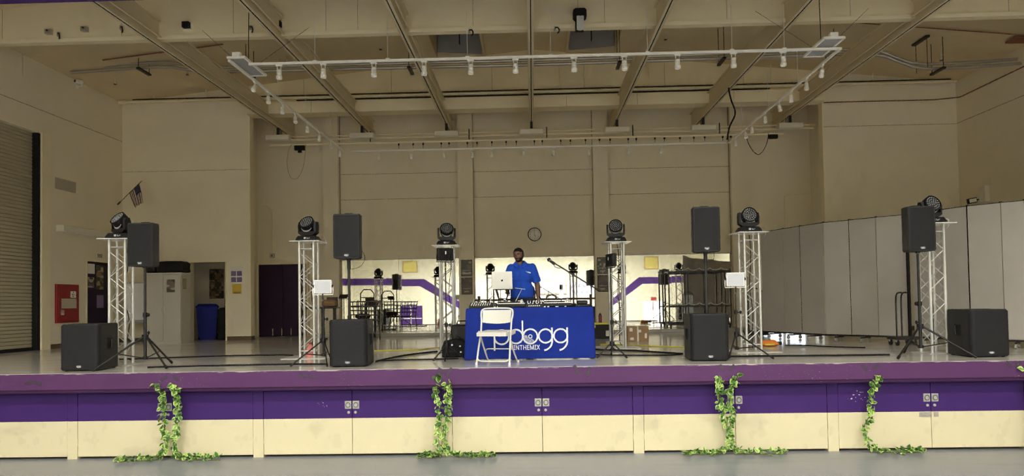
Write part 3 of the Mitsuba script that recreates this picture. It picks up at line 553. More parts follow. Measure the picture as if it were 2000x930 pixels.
for x, y, z, feet, l in ((-2.92, 9.82, 1.985, [(-3.26, 9.45), (-2.735, 9.36), (-2.95, 10.3)], 'thin black light stand left of the subwoofer at the blue table'), (2.83, 9.97, 1.99, [(2.66, 9.75), (3.19, 9.55), (2.85, 10.4)], 'thin black light stand right of the subwoofer at the blue table'),
                    (-1.25, 10.22, 2.44, [(-1.42, 10.05), (-1.0, 10.35), (-1.24, 9.95)], 'thin black light stand before the tower left of the blue table'), (1.13, 10.2, 2.31, [(0.90, 10.1), (1.31, 10.0), (1.15, 10.55)], 'thin black light stand before the tower right of the blue table')):
    tripod('light_stand', l, 'light stand', 'thin light stands', x, y, z, 1.42 if abs(x) > 2 else 1.30, feet, 0.009, 0.012, 0.009, False)
# truss towers
C = 0.113; TH = 1.84
d_ch = mikit.ply(cyl((0, 0, 0), (0, 0, TH - 0.02), 0.021, 12), 'aluminium', 30)
NB = 8; z0, dz = 0.16, (TH - 0.34) / NB
d_br = {}
for s in (0, 1):
    d_br[s] = mikit.ply(cyl((-C + 0.012, 0, 0) if s == 0 else (C - 0.012, 0, 0), (C - 0.012, 0, dz * 0.92) if s == 0 else (-C + 0.012, 0, dz * 0.92), 0.0072, 8), 'aluminium', 30)
d_hz = mikit.ply(cyl((-C, 0, 0), (C, 0, 0), 0.0095, 8), 'aluminium', 30)
TOW = Proto()
for sx in (-1, 1):
    for sy in (-1, 1):
        d = dict(d_ch); d['to_world'] = TR(sx * C, sy * C, 0.012); TOW.add('chord', d, None)
for fidx, rz in enumerate((0, 90, 180, 270)):
    base = T4().rotate([0, 0, 1], rz) @ T4().translate([0, -C, 0])
    for zz in (0.11, TH - 0.12): 
        d = dict(d_hz); d['to_world'] = base @ T4().translate([0, 0, zz]); TOW.add('rung', d, None)
    for i in range(NB):
        d = dict(d_br[(i + fidx // 2) % 2]); d['to_world'] = base @ T4().translate([0, 0, z0 + i * dz]); TOW.add('brace', d, None)
bp_ = prism_z(sbox(-0.36, -0.36, 0.36, 0.36).buffer(0), 0.0, 0.010)
TOW.add('base_plate', mv(prism_z(sbox(-0.33, -0.33, 0.33, 0.33).buffer(0.02), 0, 0.010)), 'aluminium', False)
TOW2 = Proto(); TOW2.parts = list(TOW.parts); TOW2.n = dict(TOW.n); TOW2.parts[-1] = ('base_plate', mikit.ply(prism_z(sbox(-0.2, -0.2, 0.2, 0.2).buffer(0.02), 0, 0.010), 'aluminium', False), None, None)
mat('acrylic', {'type': 'principled', 'base_color': rgb(0.80, 0.79, 0.74), 'roughness': 0.2, 'specular': 0.6})
for t_ in (TOW, TOW2): t_.add('top_plate', cbox(-0.235, 0.235, -0.235, 0.235, TH - 0.012, TH, 0.002), 'acrylic', False, label='thin pale square top plate')
for t_ in (TOW, TOW2): t_.add('cable', tube(smooth_path([(0.03, 0.05, TH - 0.03), (0.06, 0.08, TH - 0.3), (0.02, 0.06, 1.0), (0.07, 0.09, 0.6), (0.03, 0.04, 0.15), (0.10, 0.2, 0.03)]), 0.006, 6), 'black_matte')
towers = [(-6.03, 10.24, 4, 'far left', STAGE), (-3.55, 11.18, 0, 'second from the left, behind a white light panel', STAGE), (-1.50, 12.5, 0, 'just left of the blue table', STAGE), (1.48, 12.45, 3, 'just right of the blue table', STAGE), (3.38, 11.12, 4, 'second from the right, behind a white light panel', STAGE), (5.70, 10.28, 8, 'far right, behind a loudspeaker', STAGE)]
for x, y, rz, nm, z in towers: place('truss_tower', TOW2 if abs(x) > 5 else TOW, f'silver aluminium box truss tower, {nm}', 'truss tower', 'truss towers across the stage', T=TR(x, y, z, rz))
# moving-head lamps
def mover(pan, tilt):
    P = Proto()
    b = P.add('base', cat([hull([(sx * a, sy * bb, z) for sx in (-1, 1) for sy in (-1, 1) for a, bb, z in ((0.160, 0.13, 0.0), (0.165, 0.135, 0.03), (0.135, 0.11, 0.085), (0.16, 0.13, 0.004))])]), 'black_plastic', 20)
    P.add('display', box(-0.035, -0.002, -0.1335, -0.126, 0.026, 0.062), 'light_diffuser', False, parent=b, label='pale display')
    P.add('key', cat([box(0.010, 0.024, -0.1335, -0.125, 0.028, 0.038), box(0.028, 0.042, -0.1335, -0.125, 0.036, 0.046), box(0.010, 0.024, -0.1335, -0.124, 0.046, 0.056), box(0.046, 0.058, -0.1335, -0.125, 0.044, 0.056)]), 'light_diffuser', False, parent=b, kind='stuff')
    for s in (-1, 1): P.add('side_grip', cbox(s * 0.158 - 0.012, s * 0.158 + 0.012, -0.06, 0.06, 0.02, 0.05, 0.004), 'black_metal', parent=b)
    hz = 0.262; RR = T4().rotate([0, 0, 1], pan)
    yk = [mv(hull([(s * 0.128, y, z) for y, z in ((-0.055, 0.0), (0.055, 0.0), (-0.06, 0.13), (0.06, 0.13), (-0.045, 0.19), (0.045, 0.19))] + [(s * 0.160, y, z) for y, z in ((-0.045, 0.02), (0.045, 0.02), (-0.05, 0.13), (0.05, 0.13), (-0.03, 0.185), (0.03, 0.185))]), 0, 0, 0.125) for s in (-1, 1)]
    yk.append(hull([(sx * 0.155, sy * 0.055, 0.16) for sx in (-1, 1) for sy in (-1, 1)] + [(sx * 0.10, sy * 0.055, 0.095) for sx in (-1, 1) for sy in (-1, 1)] + [(sx * 0.155, sy * 0.055, 0.135) for sx in (-1, 1) for sy in (-1, 1)]))
    yoke = P.add('yoke', cat(yk), 'black_plastic', 30, to_world=RR)
    P.add('crescent', mv(cat([tube([(0.108 * math.sin(a), -0.062, -0.108 * math.cos(a)) for a in np.linspace(-1.0, 1.0, 12)], [0.004 + 0.011 * math.cos(a * 1.5) ** 2 for a in np.linspace(-1.0, 1.0, 12)], 6)]), 0, 0, hz + 0.008), 'grey_plastic', to_world=RR, parent=yoke, label='grey crescent below the head')
    HT = RR @ T4().translate([0, 0, hz]) @ T4().rotate([1, 0, 0], -tilt) @ T4().rotate([1, 0, 0], 90)
    hd_ = P.add('head', lathe([(0, -0.12), (0.06, -0.115), (0.095, -0.08), (0.113, -0.02), (0.118, 0.05), (0.118, 0.085), (0.108, 0.09), (0.108, 0.078), (0, 0.078)], 28), 'black_plastic', 40, to_world=HT)
    L = []
    for n_, r in ((1, 0), (6, 0.030), (12, 0.060), (18, 0.090)):
        for i in range(n_):
            a = 2 * math.pi * i / n_ + r; L.append(mv(lathe([(0, 0.010), (0.0075, 0.008), (0.0105, 0.0), (0, 0.0)], 8), r * math.cos(a), r * math.sin(a), 0.077))
    P.add('lens', cat(L), 'lens_glass', 40, to_world=HT, kind='stuff', label='ring pattern of small round lenses', parent=hd_)
    return P
moves = [(-28, 40), (-14, 38), (10, 34), (-8, 20), (3, 12), (8, 22)]
names6 = ['far left tower', 'second tower from the left', 'tower just left of the blue table', 'tower just right of the blue table', 'second tower from the right', 'far right tower']
for (x, y, rz, _, z), (pan, tilt), nm in zip(towers, moves, names6):
    place('moving_head_lamp', mover(pan, tilt), f'black round moving-head lamp on top of the {nm}', 'stage lamp', 'moving-head lamps on the towers', T=TR(x, y, z + TH, rz * 0.3))
for i, (x, y, rz, _, z) in enumerate(towers):
    if i in (1, 4, 5):
        s = 1 if i != 0 else -1; zt = z + TH
        one('power_cable', tube(smooth_path([(x + 0.175, y + 0.14, zt + 0.02), (x + 0.20, y + 0.06, zt + 0.08), (x + 0.26, y, zt + 0.06), (x + 0.27, y + 0.02, zt - 0.03), (x + 0.25, y + 0.04, zt - 0.06)]), 0.005, 6), 'white_plastic' if i == 5 else 'grey_plastic', f'cable looping over the top plate of the {["", "second tower from the left", "", "", "second tower from the right", "far right tower"][i]}', 'cable')
# ================================================================ overhead: lighting track, pipes, battens, small fittings
TZ, TX0, TX1, TY0, TY1 = 5.72, -4.60, 4.82, 10.95, 17.42
P = Proto()
def channel(p0, p1):
    p0, p1 = np.array(p0, float), np.array(p1, float); d = (p1 - p0) / np.linalg.norm(p1 - p0); s = np.array([-d[1], d[0], 0]) * 0.019
    return hull([q + sg * s + [0, 0, z] for q in (p0, p1) for sg in (-1, 1) for z in (0, 0.036)])
P.add('front_rail', channel((TX0 + 0.2, TY0, TZ), (TX1, TY0, TZ)), 'white_enamel', False)
P.add('side_rail', channel((TX0 - 0.03, 10.75, TZ), (TX0, TY1, TZ)), 'white_enamel', False); P.add('side_rail', channel((TX1 - 0.02, TY0, TZ), (TX1 + 0.05, TY1, TZ)), 'white_enamel', False)
P.add('rear_rail', channel((TX0 + 0.15, TY1, TZ), (TX1, TY1, TZ)), 'white_enamel', False)
for x in (-3.35, -2.2, -0.95, 0.35, 1.85, 3.15, 3.95):
    P.add('hanger_rod', cyl((x, TY0, TZ + 0.03), (x, TY0, TZ + 0.75), 0.005, 6), 'silver'); P.add('hanger_clip', box(x - 0.03, x + 0.03, TY0 - 0.015, TY0 + 0.015, TZ + 0.034, TZ + 0.055), 'white_enamel', False)
for x in (-3.0, 0.0, 3.0): P.add('hanger_rod', cyl((x, TY1, TZ + 0.03), (x, TY1, TZ + 0.72), 0.005, 6), 'silver')
for y in (12.8, 14.4, 16.2):
    for x in (TX0 - 0.01, TX1 + 0.02): P.add('hanger_rod', cyl((x, y, TZ + 0.03), (x, y, TZ + 0.75), 0.005, 6), 'silver')
place('lighting_track', P, 'white rectangular track rail hung below the ceiling beams, carrying many small spotlights', 'lighting track')
def spotlight(lean=0, turn=0):
    Q = Proto()
    Q.add('adapter', cbox(-0.045, 0.045, -0.016, 0.016, -0.022, 0.0, 0.003), 'white_enamel', False)
    Q.add('stem', cat([cyl((-0.026, 0, -0.02), (-0.026, 0, -0.095), 0.006, 6), cyl((0.026, 0, -0.02), (0.026, 0, -0.095), 0.006, 6)]), 'white_enamel')
    L = T4().translate([0, 0, -0.075]) @ T4().rotate([0, 0, 1], turn) @ T4().rotate([0, 1, 0], lean)
    b = Q.add('body', lathe([(0, 0.0), (0.028, 0.0), (0.033, -0.01), (0.033, -0.075), (0.040, -0.085), (0.043, -0.10), (0.040, -0.125), (0.036, -0.130), (0.034, -0.122), (0, -0.118)], 14), 'white_enamel', 30, to_world=L)
    Q.add('ring', lathe([(0.034, -0.036), (0.037, -0.038), (0.037, -0.046), (0.034, -0.048)], 14), 'silver', 30, to_world=L, parent=b)
    return Q
S0 = spotlight(); SL = spotlight(38, 0); SM = spotlight(-30, 0); SB = spotlight(14, 30)
fx = [at for at in (-3.92, -3.22, -2.42, -1.63, -0.90, -0.20, 0.71, 1.49, 2.31, 3.17, 3.93)]
for i, x in enumerate(fx): place('track_spotlight', S0, f'white cylindrical spotlight, {ORD[i]} from the left on the front rail of the lighting track', 'spotlight', 'spotlights on the front rail', T=TR(x, TY0, TZ, sc=[1.12, 1.12, 1.12]))
ly = [11.75, 12.35, 13.05, 13.75, 14.5, 15.3, 16.2, 16.95]
for i, y in enumerate(ly): place('track_spotlight', SL if i == 0 else S0 if i % 3 else SB, f'white spotlight, {ORD[i]} from the front on the left rail of the lighting track', 'spotlight', 'spotlights on the left rail', T=TR(TX0 - 0.02 + 0.003 * i, y, TZ, 90))
ry = [11.65, 12.35, 13.1, 13.75, 14.6, 15.5, 16.0, 16.8]
for i, y in enumerate(ry): place('track_spotlight', SM if i == 0 else S0 if i % 3 else SB, f'white spotlight, {ORD[i]} from the front on the right rail of the lighting track', 'spotlight', 'spotlights on the right rail', T=TR(TX1 - 0.01 + 0.007 * i, y, TZ, 90))
for i, x in enumerate((-3.75, -2.95, -2.12, -1.43, -0.95, -0.15, 0.58, 1.45, 2.42, 3.22)): place('track_spotlight', S0, f'small white spotlight, {ORD[i]} from the left on the rear rail of the lighting track', 'spotlight', 'spotlights on the rear rail', T=TR(x, TY1, TZ))
for s, x0, x1, y0, y1 in (('left', -4.67, -4.38, 10.75, 11.65), ('right', 4.41, 4.73, 10.60, 11.42)):
    Q = Proto(); Q.add('panel', box(x0 + 0.02, x1 - 0.02, y0 + 0.02, y1 - 0.02, TZ + 0.06, TZ + 0.075), 'grey_plastic', False)
    Q.add('frame', prism_z(sbox(x0, y0, x1, y1).difference(sbox(x0 + 0.03, y0 + 0.03, x1 - 0.03, y1 - 0.03)), TZ + 0.05, TZ + 0.085), 'white_enamel', False)
    xm = (x0 + x1) / 2
    Q.add('junction_box', cbox(xm - 0.06, xm + 0.06, y0 + 0.0, y0 + 0.08, TZ + 0.085, TZ + 0.15, 0.004), 'white_enamel')
    Q.add('suspension_wire', cyl((xm + (0.1 if s == 'left' else -0.1), y0 + 0.25, TZ + 0.08), (xm + (0.1 if s == 'left' else -0.1), y0 + 0.3, TZ + 2.0), 0.006, 6), 'black_metal')
    for dx in (-0.9, 0.9): Q.add('stay_wire', cyl((xm + 0.1 * np.sign(dx), y0 + 0.5, TZ + 0.08), (xm + dx, y0 + 0.8, TZ + 0.82), 0.003, 5), 'black_metal')
    place('power_feed_panel', Q, f'pale hanging power panel at the {s} front corner of the lighting track', 'panel', 'power panels of the lighting track')
# twin conduits across the ceiling
Q = Proto()
for k, (dz, dy) in enumerate(((0, 0), (-0.105, -0.03))):
    pts = [(-10.02, 14.9, 7.13), (-8.6, 14.9, 7.19), (-7.95, 14.9, 7.21), (-7.6, 14.9, 7.19), (-7.3, 14.9, 7.11), (-6.9, 14.9, 7.07), (-6.0, 14.9, 7.06), (-3.0, 14.9, 7.05), (0.0, 14.9, 7.04), (3.0, 14.9, 7.06), (6.6, 14.9, 7.09), (7.05, 14.9, 7.08), (7.4, 14.9, 7.02), (7.9, 14.9, 6.80), (8.3, 14.9, 6.74), (9.0, 14.9, 6.75), (10.15, 14.9, 6.80)]
    path = smooth_path([(a + (0.12 if k and i == 0 else 0) + 0.05 * k, b + dy, c + dz) for i, (a, b, c) in enumerate(pts)], 4)
    Q.add('conduit', tube(path, 0.034, 12), 'galvanised')
for x, z in ((-8.25, 7.03), (-5.95, 6.92), (-2.5, 6.9), (1.9, 6.9), (4.05, 6.92), (6.3, 6.94), (8.5, 6.60)):
    Q.add('strut', box(x - 0.035, x + 0.035, 14.62, 15.1, z - 0.045, z - 0.005), 'black_metal', False)
    for y in (14.65, 15.07): Q.add('strut_rod', cyl((x, y, z - 0.02), (x, y, roofz(x) - 0.01), 0.007, 6), 'black_metal')
for y in (14.65, 15.07): Q.add('strut_rod', cyl((8.18, y, 6.6), (8.18, y, roofz(8.2) - 0.05), 0.006, 6), 'black_metal')
Q.add('ceiling_strut', box(8.14, 8.22, 14.6, 15.15, roofz(8.2) - 0.05, roofz(8.2) - 0.01), 'black_metal', False)
place('conduit_pair', Q, 'pair of grey metal conduits crossing the whole ceiling behind the front rail of the track', 'conduit')
# pipe along the header
Q = Proto()
Q.add('pipe', tube([(-9.98, 17.0, 6.99), (10.15, 17.0, 6.99)], 0.034, 12), 'paint_trim'); Q.add('end_cap', cyl((-10.06, 17.0, 6.985), (-9.9, 17.0, 6.985), 0.052, 12), 'paint_trim')
Q.add('joint', cat([cyl((x, 17.0, 6.99), (x + 0.12, 17.0, 6.99), 0.045, 12) for x in (-7.8, -5.2, -2.6, 0.5, 3.4, 6.2)]), 'paint_trim', kind='stuff')
for x in (-9.2, -7.9, -4.9, -2.3, 0.75, 2.9, 5.8, 8.2): Q.add('hanger', cyl((x, 17.0, 7.02), (x, 17.0, roofz(x) - 0.01), 0.012, 6), 'paint_trim')
place('sprinkler_pipe', Q, 'beige pipe running along the top of the header ledge', 'pipe')
one('sprinkler_pipe', tube(smooth_path([(10.22, 12.4, 6.61), (10.22, 17.14, 6.61), (10.1, 17.17, 6.61), (7.1, 17.17, 6.61)], 3), 0.013, 8), 'pipe_red', 'thin red pipe along the right wall and the right return wall', 'pipe')
one('sprinkler_pipe', tube([(x, 14.45, roofz(x) - 0.035) for x in np.linspace(-8.9, -6.35, 8)], 0.015, 8), 'pipe_red', 'thin red pipe under the left ceiling slope', 'pipe')
one('sprinkler_pipe', tube([(x, 14.22, roofz(x) - 0.035) for x in np.linspace(6.0, 9.95, 8)], 0.012, 8), 'pipe_red', 'thin red pipe under the right ceiling slope', 'pipe')
one('ceiling_vent', box(9.72, 10.1, 14.3, 14.6, 7.02, 7.06), 'pipe_red', 'small dark red vent block at the right end of the ceiling', 'vent')
one('black_cable', tube([(-9.7, 16.96, 7.035), (10.0, 16.96, 7.035)], 0.013, 6), 'black_matte', 'black cable lying along the beige pipe on the header ledge', 'cable')
one('black_cable', tube([(-5.65, 16.965, 6.918), (5.75, 16.965, 6.918)], 0.016, 6), 'black_matte', 'straight black cable lying on the header ledge below the beige pipe', 'cable')
HEAD = Proto(); HEAD.add('pipe_drop', cyl((0, 0, 0), (0, 0, -0.13), 0.011, 8), 'silver'); HEAD.add('nozzle', mv(lathe([(0, 0), (0.018, 0), (0.022, -0.03), (0.012, -0.06), (0, -0.06)], 10), 0, 0, -0.11), 'chrome'); HEAD.add('deflector', mv(lathe([(0, 0), (0.035, -0.002), (0.03, -0.012), (0, -0.012)], 10), 0, 0, -0.165), 'black_metal')
for i, x in enumerate((-9.26, -7.62, -5.38, -3.27, 3.02, 8.95)): place('sprinkler_head', HEAD, f'small sprinkler head under the sloped ceiling, {ORD[i]} from the left', 'sprinkler', 'sprinkler heads', T=TR(x, 15.5, roofz(x) - 0.0))
Q = Proto(); Q.add('body', rot(cbox(-0.07, 0.07, -0.12, 0.10, -0.05, 0.05, 0.015), -35), 'white_enamel'); Q.add('lens', rot(cyl((0, -0.12, 0), (0, -0.15, 0), 0.042, 12), -35), 'black_gloss'); Q.add('arm', tube([(0.02, 0.05, -0.03), (0.0, 0.12, -0.10), (-0.15, 0.12, -0.12)], 0.018, 8), 'white_enamel'); Q.add('wall_plate', box(-0.17, -0.145, 0.06, 0.18, -0.19, -0.05), 'white_enamel', False)
place('security_camera', Q, 'white security camera high on the left wall under the conduits', 'camera', T=TR(XL + 0.12, 15.35, 6.98, sc=[0.68, 0.68, 0.68]))
# battens and curtain track at the back
Q = Proto(); Q.add('pipe', cyl((-6.58, 17.69, 6.0), (6.30, 17.69, 6.0), 0.030, 12), 'paint_trim')
for x in (-4.4, -1.9, 0.05, 2.2, 4.35): Q.add('clamp', cyl((x + 0.38, 17.69, 6.03), (x + 0.38, 17.69, 6.30), 0.014, 6), 'black_metal')
place('curtain_batten', Q, 'lower pipe batten with black curtain hooks under the beam ends', 'batten')
Q = Proto(); Q.add('pipe', cyl((-6.6, 17.85, 6.16), (7.1, 17.85, 6.16), 0.022, 12), 'paint_trim')
for x in BX: Q.add('hanger', cyl((x, 17.85, 6.17), (x, 17.85, 6.438), 0.008, 6), 'black_metal')
place('curtain_batten', Q, 'upper pipe batten just below the casings at the back', 'batten')
Q = Proto(); Q.add('pipe', cyl((-6.4, 17.95, 6.27), (7.2, 17.95, 6.27), 0.016, 12), 'paint_trim')
for x in BX: Q.add('hanger', cyl((x, 17.95, 6.28), (x, 17.95, 6.438), 0.008, 6), 'black_metal')
place('curtain_batten', Q, 'thin rear pipe batten behind the casings at the back', 'batten')
HK = Proto(); HK.add('roller', box(-0.018, 0.018, -0.018, 0.018, -0.075, -0.03), 'black_matte', False); HK.add('hook', cyl((0, 0, -0.075), (0, 0, -0.15), 0.006, 6), 'black_metal')
for i in range(26):
    x = -3.3 + i * 0.335 + 0.07 * math.sin(i * 2.7); place('curtain_hook', HK, f'small black curtain hook hanging from the lower batten, {ORD[i]} from the left', 'hook', 'curtain hooks', T=TR(x, 17.69, 6.0))
one('hanging_cord', tube(smooth_path([(-6.02, 17.66, 6.0), (-6.14, 17.66, 5.55), (-6.03, 17.66, 5.15), (-5.93, 17.66, 5.12), (-5.72, 17.66, 5.45), (-5.66, 17.66, 6.0)]), 0.008, 6), 'grille_grey', 'thin cord loop hanging from the left end of the lower batten', 'cord')
one('hanging_cord', tube(smooth_path([(5.38, 17.66, 6.0), (5.5, 17.66, 5.62), (5.66, 17.66, 5.48), (5.8, 17.66, 5.6), (5.92, 17.66, 6.0)]), 0.008, 6), 'black_matte', 'thin cord loop hanging from the right end of the lower batten', 'cord')
one('pulley_block', cat([box(-5.95, -5.70, 17.64, 17.74, 5.86, 5.97), cyl((-5.82, 17.69, 5.8), (-5.82, 17.69, 5.9), 0.05, 10)]), 'black_matte', 'black pulley block at the left end of the lower batten', 'pulley')
one('pulley_block', mv(cat([box(-0.1, 0.1, 17.64, 17.74, 5.88, 5.97)]), x=6.05), 'black_matte', 'black pulley block at the right end of the lower batten', 'pulley')
one('hanging_cable', tube(smooth_path([(4.28, 15.2, 6.44), (4.32, 15.2, 6.2), (4.42, 15.25, 5.9), (4.30, 15.3, 5.6), (4.25, 15.3, 5.34)]), 0.018, 8), 'black_matte', 'thick black cable hanging from the second beam from the right', 'cable')
for i, (x, z, kd) in enumerate(((-8.25, 6.72, 0), (-8.05, 6.64, 1), (-7.62, 6.75, 0), (-6.95, 6.72, 1), (-5.83, 6.75, 2), (-4.70, 6.66, 1), (-4.25, 6.72, 2), (-0.95, 6.50, 1), (0.50, 6.50, 1))):
    Q = Proto()
    if kd == 2: Q.add('box', cbox(x - 0.06, x + 0.06, 11.78, 11.86, z - 0.05, z + 0.05, 0.005), 'black_matte', False); Q.add('cover', box(x - 0.07, x + 0.07, 11.86, 11.90, z - 0.065, z + 0.065), 'white_enamel', False)
    elif kd == 1: Q.add('hook', tube(smooth_path([(x - 0.05, 11.88, z + 0.04), (x, 11.82, z + 0.03), (x + 0.03, 11.8, z - 0.03), (x, 11.84, z - 0.06)]), 0.012, 6), 'black_metal'); Q.add('eye_plate', box(x - 0.06, x - 0.02, 11.86, 11.90, z + 0.0, z + 0.07), 'galvanised', False)
    else: Q.add('bracket', box(x - 0.05, x + 0.05, 11.82, 11.90, z - 0.05, z + 0.03), 'galvanised', False); Q.add('bolt', cyl((x, 11.80, z), (x, 11.83, z), 0.015, 8), 'black_metal')
    place('girder_fitting', Q, f'small metal fitting low on the deep girder, {ORD[i]} from the left', 'fitting', 'small fittings on the girder')
Q = Proto(); Q.add('lamp_body', cbox(0.76, 0.98, 11.62, 11.84, 6.62, 6.78, 0.03), 'black_matte'); Q.add('back_plate', box(0.80, 0.94, 11.84, 11.86, 6.45, 6.75), 'black_metal', False); Q.add('face_plate', box(0.81, 0.93, 11.60, 11.63, 6.40, 6.63), 'silver', False); Q.add('stem', box(0.84, 0.90, 11.63, 11.70, 6.42, 6.66), 'silver', False)
place('wall_bracket', Q, 'silver bracket with a black block on the deep girder, right of the middle beam', 'bracket')
Q = Proto(); Q.add('lamp_body', cbox(-4.42, -4.18, 11.66, 11.86, 6.70, 6.79, 0.02), 'black_matte'); Q.add('plate', box(-4.38, -4.22, 11.84, 11.86, 6.60, 6.70), 'silver', False)
# ================================================================ stage face: tape, garlands
tapes = [(-6.50, 0.985, 10, 'far left, left piece'), (-6.38, 0.98, -25, 'far left, right piece'), (-4.73, 1.02, 30, 'over the left pair of garlands, left piece'), (-4.58, 1.02, -35, 'over the left pair of garlands, right piece'), (-2.95, 1.03, -20, 'below the left inner subwoofer, left piece'), (-2.83, 1.015, -15, 'below the left inner subwoofer, right piece'),
         (-1.17, 1.07, -35, 'over the second pair of garlands, left piece'), (-1.07, 1.05, 55, 'over the second pair of garlands, right piece'), (0.54, 1.06, -60, 'below the blue table, left piece'), (0.69, 1.03, 70, 'below the blue table, right piece'), (2.36, 1.055, -50, 'over the third pair of garlands, left piece'), (2.48, 1.055, 45, 'over the third pair of garlands, right piece'),
         (4.12, 1.035, -48, 'over the single garland, left piece'), (4.26, 1.04, 42, 'over the single garland, right piece'), (5.88, 1.05, -45, 'far right, left piece'), (5.99, 1.05, 40, 'far right, right piece')]
for x, z, a, nm in tapes:
    L = 0.048 if abs(x) > 1.3 or x < -1.1 else 0.062
    one('tape_strip', mv(rot(cbox(-L, L, -0.0025, 0.0, -0.021, 0.021, 0.001), -a, (0, 1, 0)), x, 8.979, z), 'tape', f'black tape strip on the purple nosing, {nm}', 'tape', group='black tape pieces on the nosing')
rl_ = random.Random(11)
def leaf_mesh(seed):
    r = random.Random(seed); n = 9; V, Cc = [], []
    for i in range(n):
        t = i / (n - 1); wd = 0.5 * math.sin(math.pi * min(1, t * 0.97 + 0.03) ** 0.75) * (1.0 if t < 0.9 else 0.8)
        for s in (-1, -0.55, 0, 0.55, 1):
            z = 0.16 * abs(s) * wd - 0.22 * t * t + 0.05 * math.sin(5 * t + seed) * s
            back = 0.16 * abs(s) * (1 - t) ** 2
            V.append((s * wd, t - back, z))
            pale = min(1, max(0, (abs(s) - 0.5 + (0.25, 0.0, -0.15, 0.4, -0.4)[seed]) * 1.8 + r.uniform(-0.2, 0.2)))
            g = np.array([[0.07, 0.20, 0.022], [0.04, 0.13, 0.018], [0.05, 0.15, 0.02], [0.14, 0.30, 0.03], [0.03, 0.09, 0.015]][seed]); q = np.array([0.58, 0.72, 0.22]); Cc.append(g * (1 - pale) + q * pale)
    F = []
    for i in range(n - 1):
        for j in range(4): a = i * 5 + j; F += [[a, a + 1, a + 6], [a, a + 6, a + 5]]
    return tm(V, F), np.array(Cc)
LEAVES = []
for s in range(5):
    m, c = leaf_mesh(s); LEAVES.append(mikit.ply(m, 'leaf', True, color=c))
def garland(path, floor_pts, label, nleaf, size=(0.040, 0.068), seed=1, floor_n=0):
    r = random.Random(seed); Q = Proto()
    hang = smooth_path([(x, 8.965 if z > 0.86 else 9.06, z) for x, z in path], 6)
    full = hang if not floor_pts else np.vstack([hang, smooth_path([tuple(hang[-1])] + [(x, y, -0.03) for x, y in floor_pts], 6)[1:]])
    Q.add('vine', tube(full, 0.004, 6), 'vine_stem')
    s = np.r_[0, np.cumsum(np.linalg.norm(np.diff(full, axis=0), axis=1))]; hl = s[len(hang) - 1]
    for i in range(nleaf):
        t = (i + r.random() * 0.8) / nleaf; t = (hl * t / 0.58 if t < 0.58 else hl + (s[-1] - hl) * (t - 0.58) / 0.42) if floor_pts else t * s[-1]; p = np.array([np.interp(t, s, full[:, k]) for k in range(3)])
        on_floor = floor_pts and t > hl
        sc = r.uniform(*size) * (1.15 if t < 0.25 * hl else 0.92 if not on_floor else 0.95)
        if on_floor:
            yaw = r.uniform(0, 360); pitch = r.uniform(-5, 75)
            R = T4().rotate([0, 0, 1], yaw) @ T4().rotate([1, 0, 0], pitch); p = p + np.array([0, r.uniform(-0.05, 0.035), r.uniform(-0.005, 0.055)])
        else:
            side = r.choice((-1, 1)); out = r.uniform(-70, 70) + 35 * side
            R = T4().rotate([0, 0, 1], out) @ T4().rotate([1, 0, 0], -r.uniform(-25, 85)) @ T4().rotate([0, 1, 0], r.uniform(-75, 75))
            R = T4().rotate([0, 0, 1], 180) @ R; p = p + np.array([side * r.uniform(0, 0.032), -r.uniform(0.0, 0.02), r.uniform(-0.01, 0.01)])
        d = dict(LEAVES[r.randrange(5)]); d['to_world'] = T4().translate(p.tolist()) @ R @ T4().scale([sc, sc, sc]); Q.add('leaf', d, None)
    return place('leaf_garland', Q, label, 'garland', 'artificial leaf garlands on the stage front')
garland([(-4.84, 0.96), (-4.79, 0.78), (-4.80, 0.62), (-4.775, 0.42), (-4.75, 0.19), (-4.80, 0.0)], [(-4.9, 9.04), (-5.1, 9.0), (-5.36, 8.95)], 'leaf garland taped left of a pair near the left, tail trailing left', 169, seed=1)
garland([(-4.60, 0.95), (-4.585, 0.70), (-4.60, 0.42), (-4.64, 0.16), (-4.60, 0.0)], [(-4.5, 9.04), (-4.25, 9.02), (-4.02, 9.0)], 'leaf garland taped right of a pair near the left, tail trailing right', 162, seed=2)
garland([(-1.23, 1.03), (-1.255, 0.83), (-1.21, 0.57), (-1.23, 0.31), (-1.205, 0.0)], [(-1.28, 9.05), (-1.48, 9.04)], 'leaf garland hanging left of the white chair, left one of its pair', 149, seed=3)
garland([(-1.09, 0.93), (-1.10, 0.63), (-1.125, 0.38), (-1.15, 0.14), (-1.06, 0.0)], [(-0.95, 9.03), (-0.7, 9.02), (-0.50, 9.02)], 'leaf garland hanging left of the white chair, right one of its pair', 169, seed=4)
garland([(2.325, 0.96), (2.335, 0.66), (2.39, 0.42), (2.45, 0.20), (2.39, 0.0)], [(2.3, 9.05), (2.1, 9.03), (1.86, 9.02)], 'leaf garland below the right inner subwoofer, left one of its pair', 169, seed=5)
garland([(2.53, 0.96), (2.46, 0.66), (2.49, 0.50), (2.455, 0.22), (2.50, 0.0)], [(2.62, 9.03), (2.85, 9.02), (3.14, 9.0)], 'leaf garland below the right inner subwoofer, right one of its pair', 169, seed=6)
garland([(4.30, 0.94), (4.22, 0.72), (4.225, 0.50), (4.13, 0.27), (4.17, 0.09), (4.23, 0.0)], [(4.35, 9.04), (4.6, 9.02), (4.82, 9.0)], 'single leaf garland hanging alone at the right', 162, seed=7)
garland([(6.06, 0.99), (6.14, 0.88), (6.18, 0.62), (6.16, 0.35), (6.2, 0.0)], [(6.4, 9.03), (6.8, 9.0)], 'leaf garland at the extreme right end of the stage front, mostly cut off', 117, seed=8)
